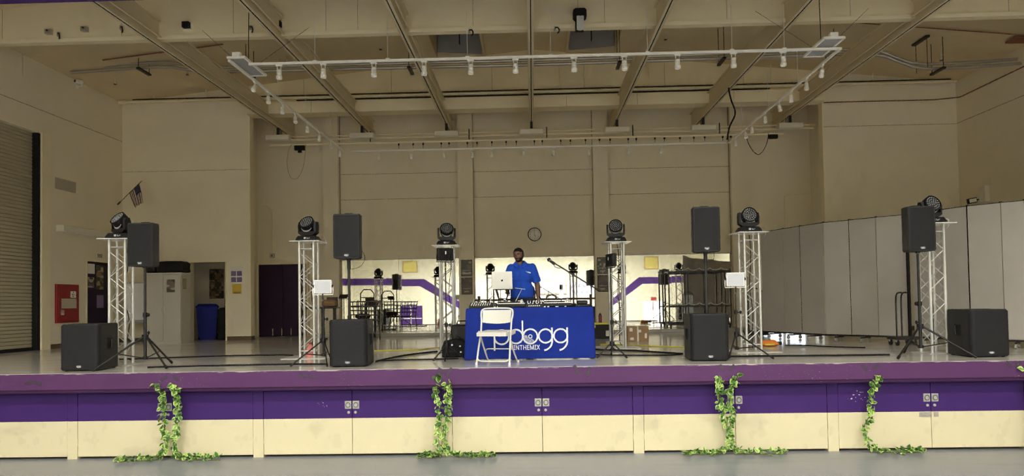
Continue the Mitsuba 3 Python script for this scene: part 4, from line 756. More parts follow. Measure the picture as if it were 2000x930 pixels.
# ================================================================ the DJ table
TX, TY, TTOP = -0.045, 10.15, 1.84           # middle of the front, front face, top
TW, TD = 1.83, 0.76
Q = Proto()
Q.add('tabletop', cbox(TX - TW / 2 + 0.02, TX + TW / 2 - 0.02, TY + 0.03, TY + TD, TTOP - 0.045, TTOP - 0.010, 0.006), 'white_plastic')
for sx in (-1, 1):
    x = TX + sx * 0.66
    for y in (TY + 0.12, TY + TD - 0.12): Q.add('leg', cyl((x, y, STAGE), (x, y, TTOP - 0.045), 0.014, 8), 'grey_plastic')
    Q.add('crossbar', cyl((x, TY + 0.12, STAGE + 0.1), (x, TY + TD - 0.12, STAGE + 0.1), 0.012, 8), 'grey_plastic')
place('folding_table', Q, 'folding table hidden under the blue printed cloth', 'table')
def cloth_off(s, t, L):
    "outward push of the cloth at arc s (m from the left rear), t = 0 top .. 1 hem"
    dc = min(abs(s - 0.76), abs(s - 0.76 - TW))
    return t * (0.006 + 0.022 * math.exp(-(dc / 0.10) ** 2)) + 0.010 * t ** 1.5 * math.sin(s * 9.0 + 0.7) * (0.25 if 1.2 < s < 2.3 else 0.8)
def cloth():
    per = [(TX - TW / 2, TY + TD)] ; r = 0.025
    pts = []
    for y in np.linspace(TY + TD, TY + r, 22): pts.append((TX - TW / 2, y, -1, 0))
    for a in np.linspace(0, 90, 6)[1:-1]: c, s = math.cos(math.radians(a)), math.sin(math.radians(a)); pts.append((TX - TW / 2 + r - r * c, TY + r - r * s, -c, -s))
    for x in np.linspace(TX - TW / 2 + r, TX + TW / 2 - r, 74): pts.append((x, TY, 0, -1))
    for a in np.linspace(90, 0, 6)[1:-1]: c, s = math.cos(math.radians(a)), math.sin(math.radians(a)); pts.append((TX + TW / 2 - r + r * c, TY + r - r * s, c, -s))
    for y in np.linspace(TY + r, TY + TD, 22): pts.append((TX + TW / 2, y, 1, 0))
    V, F = [], []; n = len(pts); s = 0; ss = [0]
    for a, b in zip(pts[:-1], pts[1:]): ss.append(ss[-1] + math.hypot(b[0] - a[0], b[1] - a[1]))
    H = TTOP - STAGE - 0.012; rows = 16
    for i in range(rows + 1):
        t = i / rows
        for (x, y, nx, ny), sv in zip(pts, ss):
            o = cloth_off(sv, t, 0); zz = TTOP - t * H - (0.006 if i == 0 else 0)
            if i == 0: o -= 0.006
            V.append((x + nx * o, y + ny * o, zz))
    for i in range(rows):
        for j in range(n - 1): a = i * n + j; F += [[a, a + n, a + n + 1], [a, a + n + 1, a + 1]]
    base = len(V)
    for (x, y, nx, ny) in pts: V.append((x - nx * 0.012, y - ny * 0.012, TTOP))
    for j in range(n - 1): F += [[base + j, j, j + 1], [base + j, j + 1, base + j + 1]]
    c = len(V); V.append((TX, TY + TD / 2, TTOP))
    for j in range(n - 1): F.append([c, base + j, base + j + 1])
    F.append([c, base + n - 1, base])
    return tm(V, F)
CL = Proto(); CL.add('fabric', cloth(), 'cloth_blue', 35)
def Lx(c): return -0.040 + (c - 975) / 975
def Lz(c): return 1.43 - (c - 477) / 975
def ringp(cx, cy, ro, w): return Point(Lx(cx), Lz(cy)).buffer(ro / 975, quad_segs=24).difference(Point(Lx(cx), Lz(cy)).buffer((ro - w) / 975, quad_segs=24))
def bar(x0, y0, x1, y1): return sbox(min(Lx(x0), Lx(x1)), min(Lz(y0), Lz(y1)), max(Lx(x0), Lx(x1)), max(Lz(y0), Lz(y1)))
def hook(cx, cy, r, w, a0, a1):
    ps = [(Lx(cx) + r / 975 * math.cos(a), Lz(cy) + r / 975 * math.sin(a)) for a in np.linspace(math.radians(a0), math.radians(a1), 16)]
    return LineString(ps).buffer(w / 2 / 975, cap_style='flat')
G = 24
def gshape(cx, xs): return unary_union([ringp(cx, 475, 106, G), bar(xs - 12, 358, xs + 12, 560), hook(xs - 130, 545, 130, G, 5, -82)])
def flat(g, d=0.0018): return mv(prism(g, d), y=TY - 0.0085)
CL.add('printed_letter', flat(unary_union([ringp(575, 482, 112, G), bar(463, 380, 487, 672)])), 'logo_white', False, label='white letter p')
CL.add('printed_letter', flat(unary_union([ringp(775, 477, 108, G), bar(857, 255, 880, 480)])), 'logo_white', False, label='white letter d')
rec = [ringp(975, 477, 112, G), ringp(975, 478, 30, 12)]
for rr in (42, 50, 58, 66, 74, 82): rec.append(LineString([(Lx(975) + rr / 975 * math.cos(a), Lz(478) + rr / 975 * math.sin(a)) for a in np.linspace(math.radians(165), math.radians(312), 24)]).buffer(0.0018, cap_style='flat'))
CL.add('printed_letter', flat(unary_union(rec)), 'logo_white', False, label='white letter o drawn as a record')
CL.add('printed_letter', flat(gshape(1187, 1278)), 'logo_white', False, label='white letter g')
CL.add('printed_letter', flat(gshape(1397, 1488)), 'logo_white', False, label='white letter g')
t_ = text('#INTHEMIX', 0.066, 0.0018, True); w_ = np.ptp(t_.vertices[:, 0]); t_.vertices[:, 0] *= 0.425 / w_
CL.add('printed_line', mv(t_, Lx(900), TY - 0.0068, Lz(662)), 'logo_white', False, label='white printed line #INTHEMIX')
place('table_cloth', CL, 'royal blue fitted cloth with a white logo over the DJ table', 'tablecloth')
# folding chair (local: front towards -y)
Q = Proto()
half = [(-0.232, -0.165, 0.0), (-0.222, -0.11, 0.20), (-0.212, -0.03, 0.44), (-0.214, 0.0, 0.58), (-0.226, 0.02, 0.66), (-0.222, 0.03, 0.71), (-0.19, 0.037, 0.735), (-0.14, 0.04, 0.742)]
fr = half + [(0, 0.042, 0.744)] + [(-a, b, c) for a, b, c in half[::-1]]
Q.add('back_frame', tube(smooth_path(fr, 5), 0.0125, 10), 'chair_cream', 40)
rh = [(-0.205, -0.13, 0.44), (-0.205, -0.06, 0.36), (-0.205, 0.06, 0.20), (-0.212, 0.25, 0.0)]
for s in (1, -1): Q.add('rear_leg', tube(smooth_path([(s * a, b, c) for a, b, c in rh], 4), 0.0115, 10), 'chair_cream', 40)
Q.add('rear_crossbar', tube(smooth_path([(-0.207, 0.115, 0.15), (-0.19, 0.105, 0.185), (-0.15, 0.10, 0.195), (0.15, 0.10, 0.195), (0.19, 0.105, 0.185), (0.207, 0.115, 0.15)], 4), 0.009, 8), 'chair_cream', 40)
Q.add('front_crossbar', tube(smooth_path([(-0.226, -0.145, 0.09), (-0.20, -0.15, 0.055), (-0.16, -0.152, 0.045), (0.16, -0.152, 0.045), (0.20, -0.15, 0.055), (0.226, -0.145, 0.09)], 4), 0.010, 8), 'chair_cream', 40)
for x, y in ((-0.232, -0.167), (0.232, -0.167), (-0.212, 0.252), (0.212, 0.252)): Q.add('foot_cap', cyl((x, y, 0.0), (x, y, 0.03), 0.016, 10), 'white_plastic')
V, F = [], []; nu, nv = 13, 7
for i in range(nv):
    for j in range(nu):
        u, v = j / (nu - 1) * 2 - 1, i / (nv - 1); V.append((u * 0.205 * (1 - 0.04 * (1 - v)), -0.003 + 0.032 * v - 0.0 * (1 - u * u) + 0.014 * (1 - u * u), 0.555 + 0.165 * v - 0.018 * (1 - v) * (1 - u * u)))
for i in range(nv - 1):
    for j in range(nu - 1): a = i * nu + j; F += [[a, a + 1, a + nu + 1], [a, a + nu + 1, a + nu]]
f_ = tm(V, F); b_ = tm(np.array(V) + [0, 0.012, 0], [t[::-1] for t in F]); 
Q.add('backrest', cat([f_, b_]), 'chair_cream', 40)
sp = sbox(-0.19, -0.20, 0.19, 0.17).buffer(0.02)
m = cat([prism_z(sp, 0.425, 0.435), prism_z(sp.buffer(-0.004), 0.435, 0.440), prism_z(sp.difference(sp.buffer(-0.012)), 0.39, 0.426)])
Q.add('seat', rot(m, 3, (1, 0, 0), (0, 0, 0.43)), 'chair_cream', 30)
for s in (-1, 1): Q.add('hinge_plate', box(s * 0.208 - 0.004, s * 0.208 + 0.004, -0.10, 0.06, 0.385, 0.43), 'chair_cream', False)
place('folding_chair', Q, 'cream metal folding chair standing in front of the blue table', 'chair', T=TR(-0.487, 9.50, STAGE, -17))
# ---------------------------------------------------------------- things on the table
ZT = TTOP + 0.001
Q = Proto()
Q.add('body', hull([(x, y, z) for x in (-0.92, -0.60) for y, z in ((10.26, ZT), (10.62, ZT), (10.26, ZT + 0.03), (10.62, ZT + 0.085))]), 'black_plastic', 20)
def slopez(y): return ZT + 0.03 + (y - 10.26) / 0.36 * 0.055
r = random.Random(3)
for i in range(9):
    for j in range(5):
        x, y = -0.89 + i * 0.033, 10.30 + j * 0.06; Q.add('knob', cyl((x, y, slopez(y)), (x, y, slopez(y) + 0.016), 0.007, 6), ('silver', 'grey_plastic', 'white_plastic')[r.randrange(3)])
for i in range(6): 
    x = -0.88 + i * 0.05; Q.add('cable_plug', tube(smooth_path([(x, 10.58, slopez(10.58)), (x + 0.005, 10.60, slopez(10.58) + 0.05), (x + 0.03, 10.66, ZT + 0.14 - 0.01 * i), (x + 0.06, 10.76, ZT + 0.02)]), 0.006, 6), ('grey_plastic', 'black_matte', 'silver')[i % 3])
place('audio_mixer', Q, 'small audio mixer with tangled plugs at the left end of the blue table', 'audio mixer')
one('water_bottle', mv(lathe([(0, 0), (0.030, 0), (0.033, 0.01), (0.033, 0.12), (0.028, 0.15), (0.013, 0.18), (0.013, 0.20), (0, 0.20)], 16), -0.80, 10.86, ZT), 'clear_plastic', 'clear plastic bottle behind the audio mixer on the blue table', 'bottle')
one('interface_box', cbox(-0.585, -0.52, 10.25, 10.40, ZT, ZT + 0.075, 0.006), 'black_gloss', 'small black box right of the audio mixer on the blue table', 'box')
one('phone_charger', cbox(-0.56, -0.53, 10.20, 10.235, ZT, ZT + 0.02, 0.004), 'white_plastic', 'tiny white plug near the front edge of the blue table', 'charger')
def turntable(x, nm, dark):
    Q = Proto(); a, b = x - 0.20, x + 0.20
    Q.add('plinth', cbox(a, b, 10.28, 10.62, ZT + 0.012, ZT + 0.055, 0.005), 'black_plastic'); Q.add('top_plate', cbox(a, b, 10.28, 10.62, ZT + 0.055, ZT + 0.07, 0.003), 'black_plastic' if dark else 'silver')
    p = Q.add('platter', mv(lathe([(0, 0), (0.148, 0), (0.15, 0.004), (0.148, 0.018), (0, 0.02)], 30), x - 0.04, 10.45, ZT + 0.07), 'black_metal'); Q.add('record_label', mv(lathe([(0, 0.0), (0.045, 0.0), (0.045, 0.0015), (0, 0.0015)], 20), x - 0.04, 10.45, ZT + 0.0895), 'paper_white', parent=p)
    t = Q.add('tonearm', tube(smooth_path([(x + 0.15, 10.56, ZT + 0.105), (x + 0.15, 10.46, ZT + 0.105), (x + 0.10, 10.36, ZT + 0.098)], 4), 0.006, 8), 'white_metal'); Q.add('counterweight', cyl((x + 0.15, 10.55, ZT + 0.105), (x + 0.15, 10.59, ZT + 0.105), 0.016, 10), 'silver', parent=t)
    Q.add('pivot', mv(lathe([(0, 0), (0.03, 0), (0.028, 0.02), (0.015, 0.04), (0, 0.04)], 14), x + 0.15, 10.53, ZT + 0.07), 'silver'); Q.add('pitch_slider', box(x + 0.15, x + 0.17, 10.31, 10.40, ZT + 0.07, ZT + 0.074), 'black_matte', False)
    for s in (a + 0.04, b - 0.04):
        for y in (10.32, 10.58): Q.add('foot', cyl((s, y, ZT), (s, y, ZT + 0.013), 0.022, 10), 'black_matte')
    return place('turntable', Q, nm, 'turntable', 'turntables on the blue table')
turntable(-0.31, 'silver-topped turntable on the blue table in front of the man', False)
turntable(0.37, 'silver-topped turntable with headphones on it, right of the knobbed mixer', False)
Q = Proto(); Q.add('body', hull([(x, y, z) for x in (-0.095, 0.155) for y, z in ((10.27, ZT), (10.60, ZT), (10.27, ZT + 0.05), (10.60, ZT + 0.085))]), 'black_plastic', 20)
for i in range(6):
    for j in range(4):
        y = 10.36 + j * 0.06; z = ZT + 0.05 + (y - 10.27) / 0.33 * 0.035; Q.add('knob', cyl((-0.07 + i * 0.04, y, z), (-0.07 + i * 0.04, y, z + 0.02), 0.008, 6), ('silver', 'white_plastic', 'grey_plastic')[(i + j) % 3])
for i in range(4): Q.add('fader', box(-0.065 + i * 0.06, -0.045 + i * 0.06, 10.29, 10.305, ZT + 0.052, ZT + 0.066), 'white_plastic', False)
Q.add('front_marks', cat([box(-0.06 + i * 0.03, -0.042 + i * 0.03, 10.268, 10.27, ZT + 0.018, ZT + 0.03) for i in range(6)]), 'silver', False, kind='stuff')
place('mixing_console', Q, 'black knobbed mixer in the middle of the blue table', 'audio mixer')
Q = Proto(); hx, hy, hz = 0.28, 10.42, ZT + 0.122
Q.add('headband', tube([(hx + 0.075 * math.cos(a), hy + 0.06, hz + 0.005 + 0.05 * math.sin(a)) for a in np.linspace(0.1, math.pi - 0.1, 14)], 0.009, 8), 'black_plastic')
for s in (-1, 1): Q.add('ear_cup', mv(rot(lathe([(0, 0), (0.036, 0), (0.040, 0.012), (0.034, 0.026), (0, 0.026)], 14), 75 * s, (0, 1, 0)), hx + s * 0.055, hy + 0.05, hz + 0.012), 'dark_wood')
place('headphones', Q, 'dark headphones lying on the right turntable', 'headphones')
Q = Proto(); gx = 0.16; Q.add('gooseneck', tube(smooth_path([(gx + 0.08, 10.68, ZT + 0.035), (gx + 0.03, 10.68, ZT + 0.08), (gx - 0.04, 10.68, ZT + 0.13)], 5), 0.005, 8), 'black_metal'); Q.add('capsule', cyl((gx - 0.035, 10.68, ZT + 0.125), (gx - 0.062, 10.68, ZT + 0.165), 0.011, 10), 'black_matte'); Q.add('base', mv(lathe([(0, 0), (0.04, 0), (0.04, 0.02), (0.02, 0.035), (0, 0.035)], 14), gx + 0.08, 10.68, ZT), 'black_metal')
place('gooseneck_microphone', Q, 'small gooseneck microphone behind the right turntable', 'microphone')
def bulb_lamp(x, y, zb, lab, rad):
    Q = Proto()
    Q.add('base', mv(lathe([(0, 0), (0.045, 0), (0.045, 0.010), (0.012, 0.018), (0, 0.018)], 16), x, y, ZT), 'black_metal'); Q.add('stem', cyl((x, y, ZT + 0.016), (x, y, zb), 0.007, 8), 'black_metal')
    Q.add('bulb', mv(lathe([(0, 0), (0.014, 0.002), (0.026, 0.03), (0.032, 0.055), (0.028, 0.08), (0.014, 0.095), (0, 0.098)], 16), x, y, zb), 'glow_off', 40)
    Q.parts[-1][1]['emitter'] = {'type': 'area', 'radiance': rgb(*rad)}
    return place('table_lamp', Q, lab, 'lamp')
bulb_lamp(0.44, 10.80, ZT + 0.125, 'small lit bulb lamp on a thin stem right of the man', (1.3, 1.2, 1.05))
bulb_lamp(-0.425, 10.885, ZT + 0.12, 'small lit bulb lamp below the laptop on its stand', (1.3, 1.2, 1.05))
# laptop on its stand
Q = Proto(); lx, ly, lz = -0.452, 10.81, ZT + 0.285
Q.add('tray', cbox(lx - 0.12, lx + 0.20, 10.66, 10.92, lz - 0.014, lz - 0.004, 0.003), 'black_metal', False)
for s in (-1, 1):
    Q.add('arm', tube([(lx + s * 0.10, 10.70, lz - 0.014), (lx + s * 0.065, 10.76, lz - 0.14), (lx + s * 0.055, 10.85, lz - 0.15), (lx + s * 0.09, 10.87, lz - 0.014)], 0.008, 6), 'black_metal'); Q.add('leg', tube([(lx + s * 0.06, 10.80, lz - 0.145), (lx + s * 0.075, 10.73, ZT + 0.05), (lx + s * 0.105, 10.69, ZT + 0.009)], 0.008, 6), 'black_metal')
Q.add('crossbar', cat([box(lx - 0.07, lx + 0.07, 10.79, 10.81, lz - 0.155, lz - 0.14), box(lx - 0.09, lx + 0.09, 10.72, 10.735, ZT + 0.045, ZT + 0.058), box(lx - 0.085, lx + 0.085, 10.745, 10.757, ZT + 0.09, ZT + 0.10)]), 'black_metal', False, kind='stuff')
place('laptop_stand', Q, 'black wire stand carrying the open laptop', 'laptop stand')
Q = Proto(); bx_ = cbox(-0.155, 0.155, 0, 0.215, 0, 0.008, 0.002); lid = cbox(-0.155, 0.155, -0.004, 0.003, 0, 0.272, 0.002); LT = T4().rotate([1, 0, 0], 12)
Q.add('base', bx_, 'laptop_silver'); k_ = Q.add('lid', lid, 'laptop_silver', to_world=LT)
ap = unary_union([Point(-0.0055, 0.0).buffer(0.0115), Point(0.0055, 0.0).buffer(0.0115), Point(0, -0.006).buffer(0.010)]).difference(Point(0.020, 0.001).buffer(0.008)); ap = unary_union([ap, Polygon([(0.0, 0.013), (0.002, 0.019), (0.007, 0.022), (0.007, 0.018), (0.004, 0.014)])])
Q.add('emblem', mv(prism(ap, 0.001), 0, -0.005, 0.135), 'black_gloss', False, parent=k_, to_world=LT, label='small dark fruit-shaped emblem'); Q.add('keyboard', box(-0.13, 0.13, 0.03, 0.12, 0.008, 0.0095), 'black_matte', False)
place('laptop', Q, 'open silver laptop with its back to the hall', 'laptop', T=TR(lx, ly - 0.06, lz - 0.0035, -3))
one('tablet_tray', rot(cbox(-0.06, 0.10, -0.09, 0.09, 0, 0.007, 0.002), 8, (0, 1, 0)).apply_translation((-0.205, 10.76, lz - 0.002)) , 'silver', 'thin pale tray jutting out right of the laptop', 'tray')
one('support_strut', cyl((-0.16, 10.80, lz - 0.012), (-0.305, 10.88, ZT + 0.005), 0.005, 8), 'white_metal', 'thin white strut slanting down from the tray beside the laptop', 'strut')
# mic on a boom
Q = Proto(); px = 0.62; py = 10.72
Q.add('base', mv(lathe([(0, 0), (0.11, 0), (0.115, 0.012), (0.05, 0.03), (0.02, 0.05), (0, 0.05)], 20), px, py, ZT), 'black_metal'); Q.add('pole', cyl((px, py, ZT + 0.04), (px, py, 2.325), 0.011, 10), 'black_metal')
Q.add('boom', cyl((0.335, py, 2.505), (0.99, py, 2.085), 0.0105, 10), 'black_metal'); Q.add('clutch', cyl((px, py - 0.025, 2.325), (px, py + 0.025, 2.325), 0.024, 12), 'black_plastic'); Q.add('counterweight', cyl((0.95, py, 2.11), (1.0, py, 2.078), 0.016, 10), 'black_plastic')
Q.add('clip', cyl((0.30, py, 2.52), (0.345, py, 2.497), 0.019, 10), 'black_plastic'); Q.add('cable', tube(smooth_path([(0.33, py - 0.01, 2.50), (0.35, py - 0.02, 2.44), (0.42, py - 0.02, 2.425), (0.46, py - 0.012, 2.44)], 5), 0.005, 6), 'black_matte')
place('microphone_stand', Q, 'black boom stand leaning over the right half of the blue table', 'microphone stand')
Q = Proto(); Q.add('handle', tube([(0.345, py - 0.012, 2.475), (0.28, py - 0.012, 2.535)], [0.013, 0.019], 12), 'black_metal'); Q.add('grille', mv(trimesh.creation.icosphere(2, 0.031), 0.262, py - 0.012, 2.553), 'black_metal', True); Q.add('ring', cyl((0.276, py - 0.012, 2.54), (0.270, py - 0.012, 2.545), 0.0275, 12), 'silver')
place('microphone', Q, 'black hand microphone clipped to the upper end of the boom', 'microphone')
Q = Proto(); Q.add('slab', cbox(0.62, 0.83, 10.26, 10.50, ZT, ZT + 0.035, 0.006), 'black_plastic'); Q.add('upper_box', cbox(0.65, 0.80, 10.32, 10.48, ZT + 0.035, ZT + 0.09, 0.012), 'black_texture'); Q.add('top_insert', box(0.67, 0.78, 10.34, 10.46, ZT + 0.09, ZT + 0.094), 'grey_plastic', False)
place('effects_unit', Q, 'stepped black unit at the right end of the blue table', 'effects unit')
for i, (x, l) in enumerate(((0.16, 'left of the pair'), (0.21, 'right of the pair'))): one('adapter_plug', cbox(x, x + 0.03, 10.18, 10.21, ZT, ZT + 0.018, 0.004), 'white_plastic', f'tiny white plug on the front table edge below the right turntable, {l}', 'plug')
# ================================================================ props on the stage floor
Q = Proto(); m = m3.Manifold.hull_points(np.float32([(x, y, z) for x in (-0.2, 0.2) for y in (-0.12, 0.12) for z in (0.02, 0.14)] + [(x, y, z) for x in (-0.15, 0.14) for y in (-0.08, 0.1) for z in (0.0, 0.25)] + [(0.05, 0.0, 0.29)])).refine_to_length(0.04).to_mesh()
v = m.vert_properties[:, :3].copy(); v += (meshkit.fbm(v * 9, 3, 2)[:, None] - 0.5) * 0.06 * np.array([1, 1, 0.8]); v[:, 2] = np.maximum(v[:, 2], 0.001)
Q.add('bag_body', tm(v, m.tri_verts), 'black_matte', True); Q.add('strap', tube(smooth_path([(-0.1, -0.13, 0.22), (-0.14, -0.17, 0.12), (-0.12, -0.16, 0.03)], 5), 0.014, 6), 'black_plastic'); Q.add('top_handle', tube(smooth_path([(0.0, 0, 0.26), (0.04, 0, 0.31), (0.10, 0, 0.26)], 5), 0.010, 6), 'black_plastic')
Q.add('buckle', cat([mv(box(-0.012, 0.012, 0, 0.006, -0.01, 0.01), x, -0.135, z) for x, z in ((-0.05, 0.19), (0.07, 0.17), (0.08, 0.08))]), 'silver', False, kind='stuff')
place('backpack', Q, 'black backpack slumped on the floor left of the blue table', 'backpack', T=TR(-1.20, 10.85, STAGE, 10))
Q = Proto(); Q.add('shell', cbox(-1.36, -1.0, 11.75, 12.1, STAGE + 0.03, STAGE + 0.46, 0.02), 'black_plastic'); Q.add('handle', tube([(-1.28, 11.9, STAGE + 0.46), (-1.26, 11.9, STAGE + 0.52), (-1.10, 11.9, STAGE + 0.52), (-1.08, 11.9, STAGE + 0.46)], 0.012, 6), 'black_metal'); Q.add('latch', box(-1.3, -1.26, 11.735, 11.75, STAGE + 0.3, STAGE + 0.36), 'black_metal', False)
for x in (-1.33, -1.03):
    for y in (11.8, 12.05): Q.add('wheel', cyl((x, y - 0.012, STAGE + 0.025), (x, y + 0.012, STAGE + 0.025), 0.025, 10), 'black_matte')
place('equipment_case', Q, 'upright black case behind the blue table at its left end', 'case')
Q = Proto(); Q.add('flap_box', cbox(1.88, 2.30, 14.2, 14.5, STAGE, STAGE + 0.30, 0.004), 'cardboard', False); Q.add('packing_tape', cat([box(2.07, 2.10, 14.196, 14.2, STAGE, STAGE + 0.30), box(2.07, 2.10, 14.2, 14.5, STAGE + 0.30, STAGE + 0.302)]), 'paper_white', False)
for x0, x1, z0, z1 in ((1.92, 1.98, 0.20, 0.27), (1.93, 2.0, 0.03, 0.08), (2.10, 2.15, 0.18, 0.23), (2.22, 2.26, 0.06, 0.16)): Q.add('shipping_label', box(x0, x1, 14.195, 14.199, STAGE + z0, STAGE + z1), 'paper_white', False)
place('cardboard_box', Q, 'closed cardboard box on the floor right of a truss tower', 'box')
Q = Proto(); Q.add('tub', hull([(x, y, STAGE + z) for x, y, z in [(1.26 + a, 15.3 + b, 0.0) for a in (0.02, 0.44) for b in (0.02, 0.33)] + [(1.24 + a, 15.28 + b, 0.31) for a in (0, 0.5) for b in (0, 0.38)]]), 'black_plastic', 20); Q.add('lid', cbox(1.22, 1.76, 15.26, 15.68, STAGE + 0.31, STAGE + 0.35, 0.008), 'yellow_plastic'); Q.add('paper_label', box(1.56, 1.66, 15.275, 15.283, STAGE + 0.06, STAGE + 0.18), 'paper_white', False); Q.add('clasp', box(1.28, 1.34, 15.25, 15.28, STAGE + 0.24, STAGE + 0.30), 'yellow_plastic', False)
place('storage_tote', Q, 'black storage tote with a yellow lid right of the blue table', 'tote')
Q = Proto(); Q.add('bottle_body', lathe([(0, 0), (0.035, 0), (0.037, 0.01), (0.037, 0.14), (0.030, 0.16), (0, 0.16)], 16), 'bottle_red'); Q.add('cap', lathe([(0.028, 0.158), (0.028, 0.19), (0.012, 0.2), (0, 0.2)], 14), 'black_plastic'); Q.add('loop', tube([(0.012 * math.cos(a), 0, 0.205 + 0.014 * math.sin(a)) for a in np.linspace(0, math.pi, 8)], 0.004, 6), 'black_plastic')
place('drink_bottle', Q, 'dark red drink bottle standing on the yellow tote lid', 'bottle', T=TR(1.46, 15.42, STAGE + 0.35))
# chair rack in front of the right mirror
Q = Proto(); X0, X1, YA, YC = 3.50, 5.06, 18.28, 18.80; zf = STAGE + 0.085
for x in (X0, X1):
    for y in (YA, YC): Q.add('post', box(x - 0.016, x + 0.016, y - 0.016, y + 0.016, zf + 0.09, zf + 1.52), 'black_metal', False)
for z in (1.45, 0.56, 0.10):
    for y in (YA, YC): Q.add('long_rail', box(X0, X1, y - 0.018, y + 0.018, zf + z - 0.025, zf + z + 0.015), 'black_metal', False)
    for x in (X0, X1): Q.add('end_rail', box(x - 0.014, x + 0.014, YA, YC, zf + z - 0.02, zf + z + 0.012), 'black_metal', False)
for z in (1.47, 0.58):
    zz = [(X0 + 0.05 + i * 0.056, YA - 0.005, zf + z + (0.012, 0.012, 0.028, 0.065, 0.02)[i % 5]) for i in range(27)]
    Q.add('zigzag_holder', tube(zz, 0.010, 6), 'silver', label='wavy bright metal holder strip')
for x in (X0 + 0.03, X1 - 0.03):
    for y in (YA, YC):
        c = Q.add('caster', cyl((x, y, zf + 0.05), (x, y, zf + 0.1), 0.012, 8), 'black_metal'); Q.add('wheel', cyl((x - 0.016, y, zf + 0.045), (x + 0.016, y, zf + 0.045), 0.045, 14), 'black_plastic', parent=c)
for x in (4.1, 4.6): Q.add('middle_bar', cyl((x, YC, zf + 0.1), (x, YC, zf + 1.45), 0.012, 8), 'black_metal')
place('chair_rack', Q, 'tall black wheeled rack with wavy holders before the right mirror', 'rack')
# ballet barre
Q = Proto(); Q.add('rail', cyl((-1.76, 18.86, 1.988), (1.90, 18.86, 1.988), 0.024, 12), 'dark_wood')
for x in (-1.43, 1.555): Q.add('post', cyl((x, 18.86, STAGE + 0.085), (x, 18.86, STAGE + 1.0), 0.026, 10), 'dark_wood'); Q.add('foot', box(x - 0.04, x + 0.04, 18.72, 18.95, STAGE + 0.085, STAGE + 0.11), 'dark_wood', False)
place('ballet_barre', Q, 'dark wooden barre rail in front of the middle mirror', 'barre')
# clock
Q = Proto(); CZ, CX = 3.731, 0.088
ck = lambda m: mv(rot(m, 90, (1, 0, 0)), CX, YB, CZ)
Q.add('case', ck(lathe([(0, 0.0), (0.175, 0.0), (0.185, 0.02), (0.178, 0.04), (0.165, 0.042), (0.162, 0.03), (0, 0.03)], 40)), 'black_plastic'); Q.add('dial', ck(lathe([(0, 0.033), (0.162, 0.033), (0.162, 0.03), (0, 0.03)], 40)), 'paper_white', False)
for h_ in range(1, 13):
    a = math.radians(90 - 30 * h_); t = text(str(h_), 0.028, 0.002, True); Q.add('numeral', mv(t, CX + 0.125 * math.cos(a), YB - 0.033, CZ + 0.125 * math.sin(a) - 0.014), 'ink_black', False)
for ang, L, wd in ((-72, 0.075, 0.011), (92, 0.115, 0.008)):
    a = math.radians(90 - (0 if False else 0)) ; d = math.radians(ang); Q.add('hand', hull([(CX + s * wd / 2 * math.sin(d) + k * math.cos(d), YB - y, CZ - s * wd / 2 * math.cos(d) + k * math.sin(d)) for s in (-1, 1) for k in (-0.02, L) for y in (0.036, 0.039)]), 'ink_black', False)
place('wall_clock', Q, 'round black-rimmed wall clock above the middle mirror', 'clock')
# framed prints on the pilasters
for x0, x1, z0, z1, m_, l in ((-1.879, -1.587, 2.63, 3.068, 'poster_dark', 'upper framed print on the pilaster left of the man'), (-1.879, -1.587, 2.15, 2.599, 'poster_brown', 'lower framed print on the pilaster left of the man'), (1.728, 2.01, 2.63, 3.068, 'poster_field', 'upper framed print, green and red, on the pilaster right of the man'), (1.728, 2.01, 2.16, 2.599, 'poster_brown', 'lower framed print, dark brown, on the pilaster right of the man')):
    Q = Proto(); Q.add('print', box(x0 + 0.01, x1 - 0.01, YB - 0.212, YB - 0.201, z0 + 0.01, z1 - 0.01), m_, False); Q.add('frame', xz_prism(sbox(x0, z0, x1, z1).difference(sbox(x0 + 0.012, z0 + 0.012, x1 - 0.012, z1 - 0.012)), YB - 0.216, YB - 0.2), 'black_matte', False)
    Q.add('mount_mark', cat([box(x0 + 0.04, x1 - 0.04, YB - 0.2135, YB - 0.212, z0 + 0.15, z0 + 0.165), box(x0 + 0.07, x1 - 0.09, YB - 0.2135, YB - 0.212, z0 + 0.06, z0 + 0.09)]), 'grille_grey', False, kind='stuff')
    place('framed_print', Q, l, 'print', 'framed prints on the pilasters')
# ================================================================ left side of the stage
Q = Proto(); x0, x1, y0, y1 = -8.83, -8.02, 15.95, 16.42; zf = STAGE; hc = 1.62
Q.add('carcass', cat([box(x0, x1, y0 + 0.02, y1, zf, zf + hc), cbox(x0 - 0.008, x1 + 0.008, y0, y1, zf + hc - 0.03, zf + hc + 0.01, 0.004)]), 'cabinet_grey', False)
for a, b in ((x0 + 0.005, (x0 + x1) / 2 - 0.003), ((x0 + x1) / 2 + 0.003, x1 - 0.005)):
    d_ = Q.add('door', cbox(a, b, y0, y0 + 0.02, zf + 0.075, zf + hc - 0.035, 0.003), 'cabinet_grey', False)
    hx = b - 0.035 if a < -8.5 else a + 0.035
    Q.add('handle', tube([(hx, y0 - 0.002, zf + 0.70), (hx, y0 - 0.03, zf + 0.72), (hx, y0 - 0.03, zf + 0.82), (hx, y0 - 0.002, zf + 0.84)], 0.006, 6), 'silver', parent=d_)
Q.add('plinth', box(x0 + 0.01, x1 - 0.01, y0 + 0.012, y1, zf, zf + 0.07), 'cabinet_grey', False)
Q.add('taped_picture', box(-8.34, -8.15, y0 - 0.003, y0, zf + 1.18, zf + 1.47), 'poster_dark', False, label='small dark picture taped to the door'); Q.add('side_note', box(x1 + 0.0, x1 + 0.003, y0 + 0.1, y0 + 0.28, zf + 1.25, zf + 1.5), 'note_olive', False, label='olive note on the side')
place('storage_cabinet', Q, 'pale grey two-door metal cabinet left of the closet opening', 'cabinet')
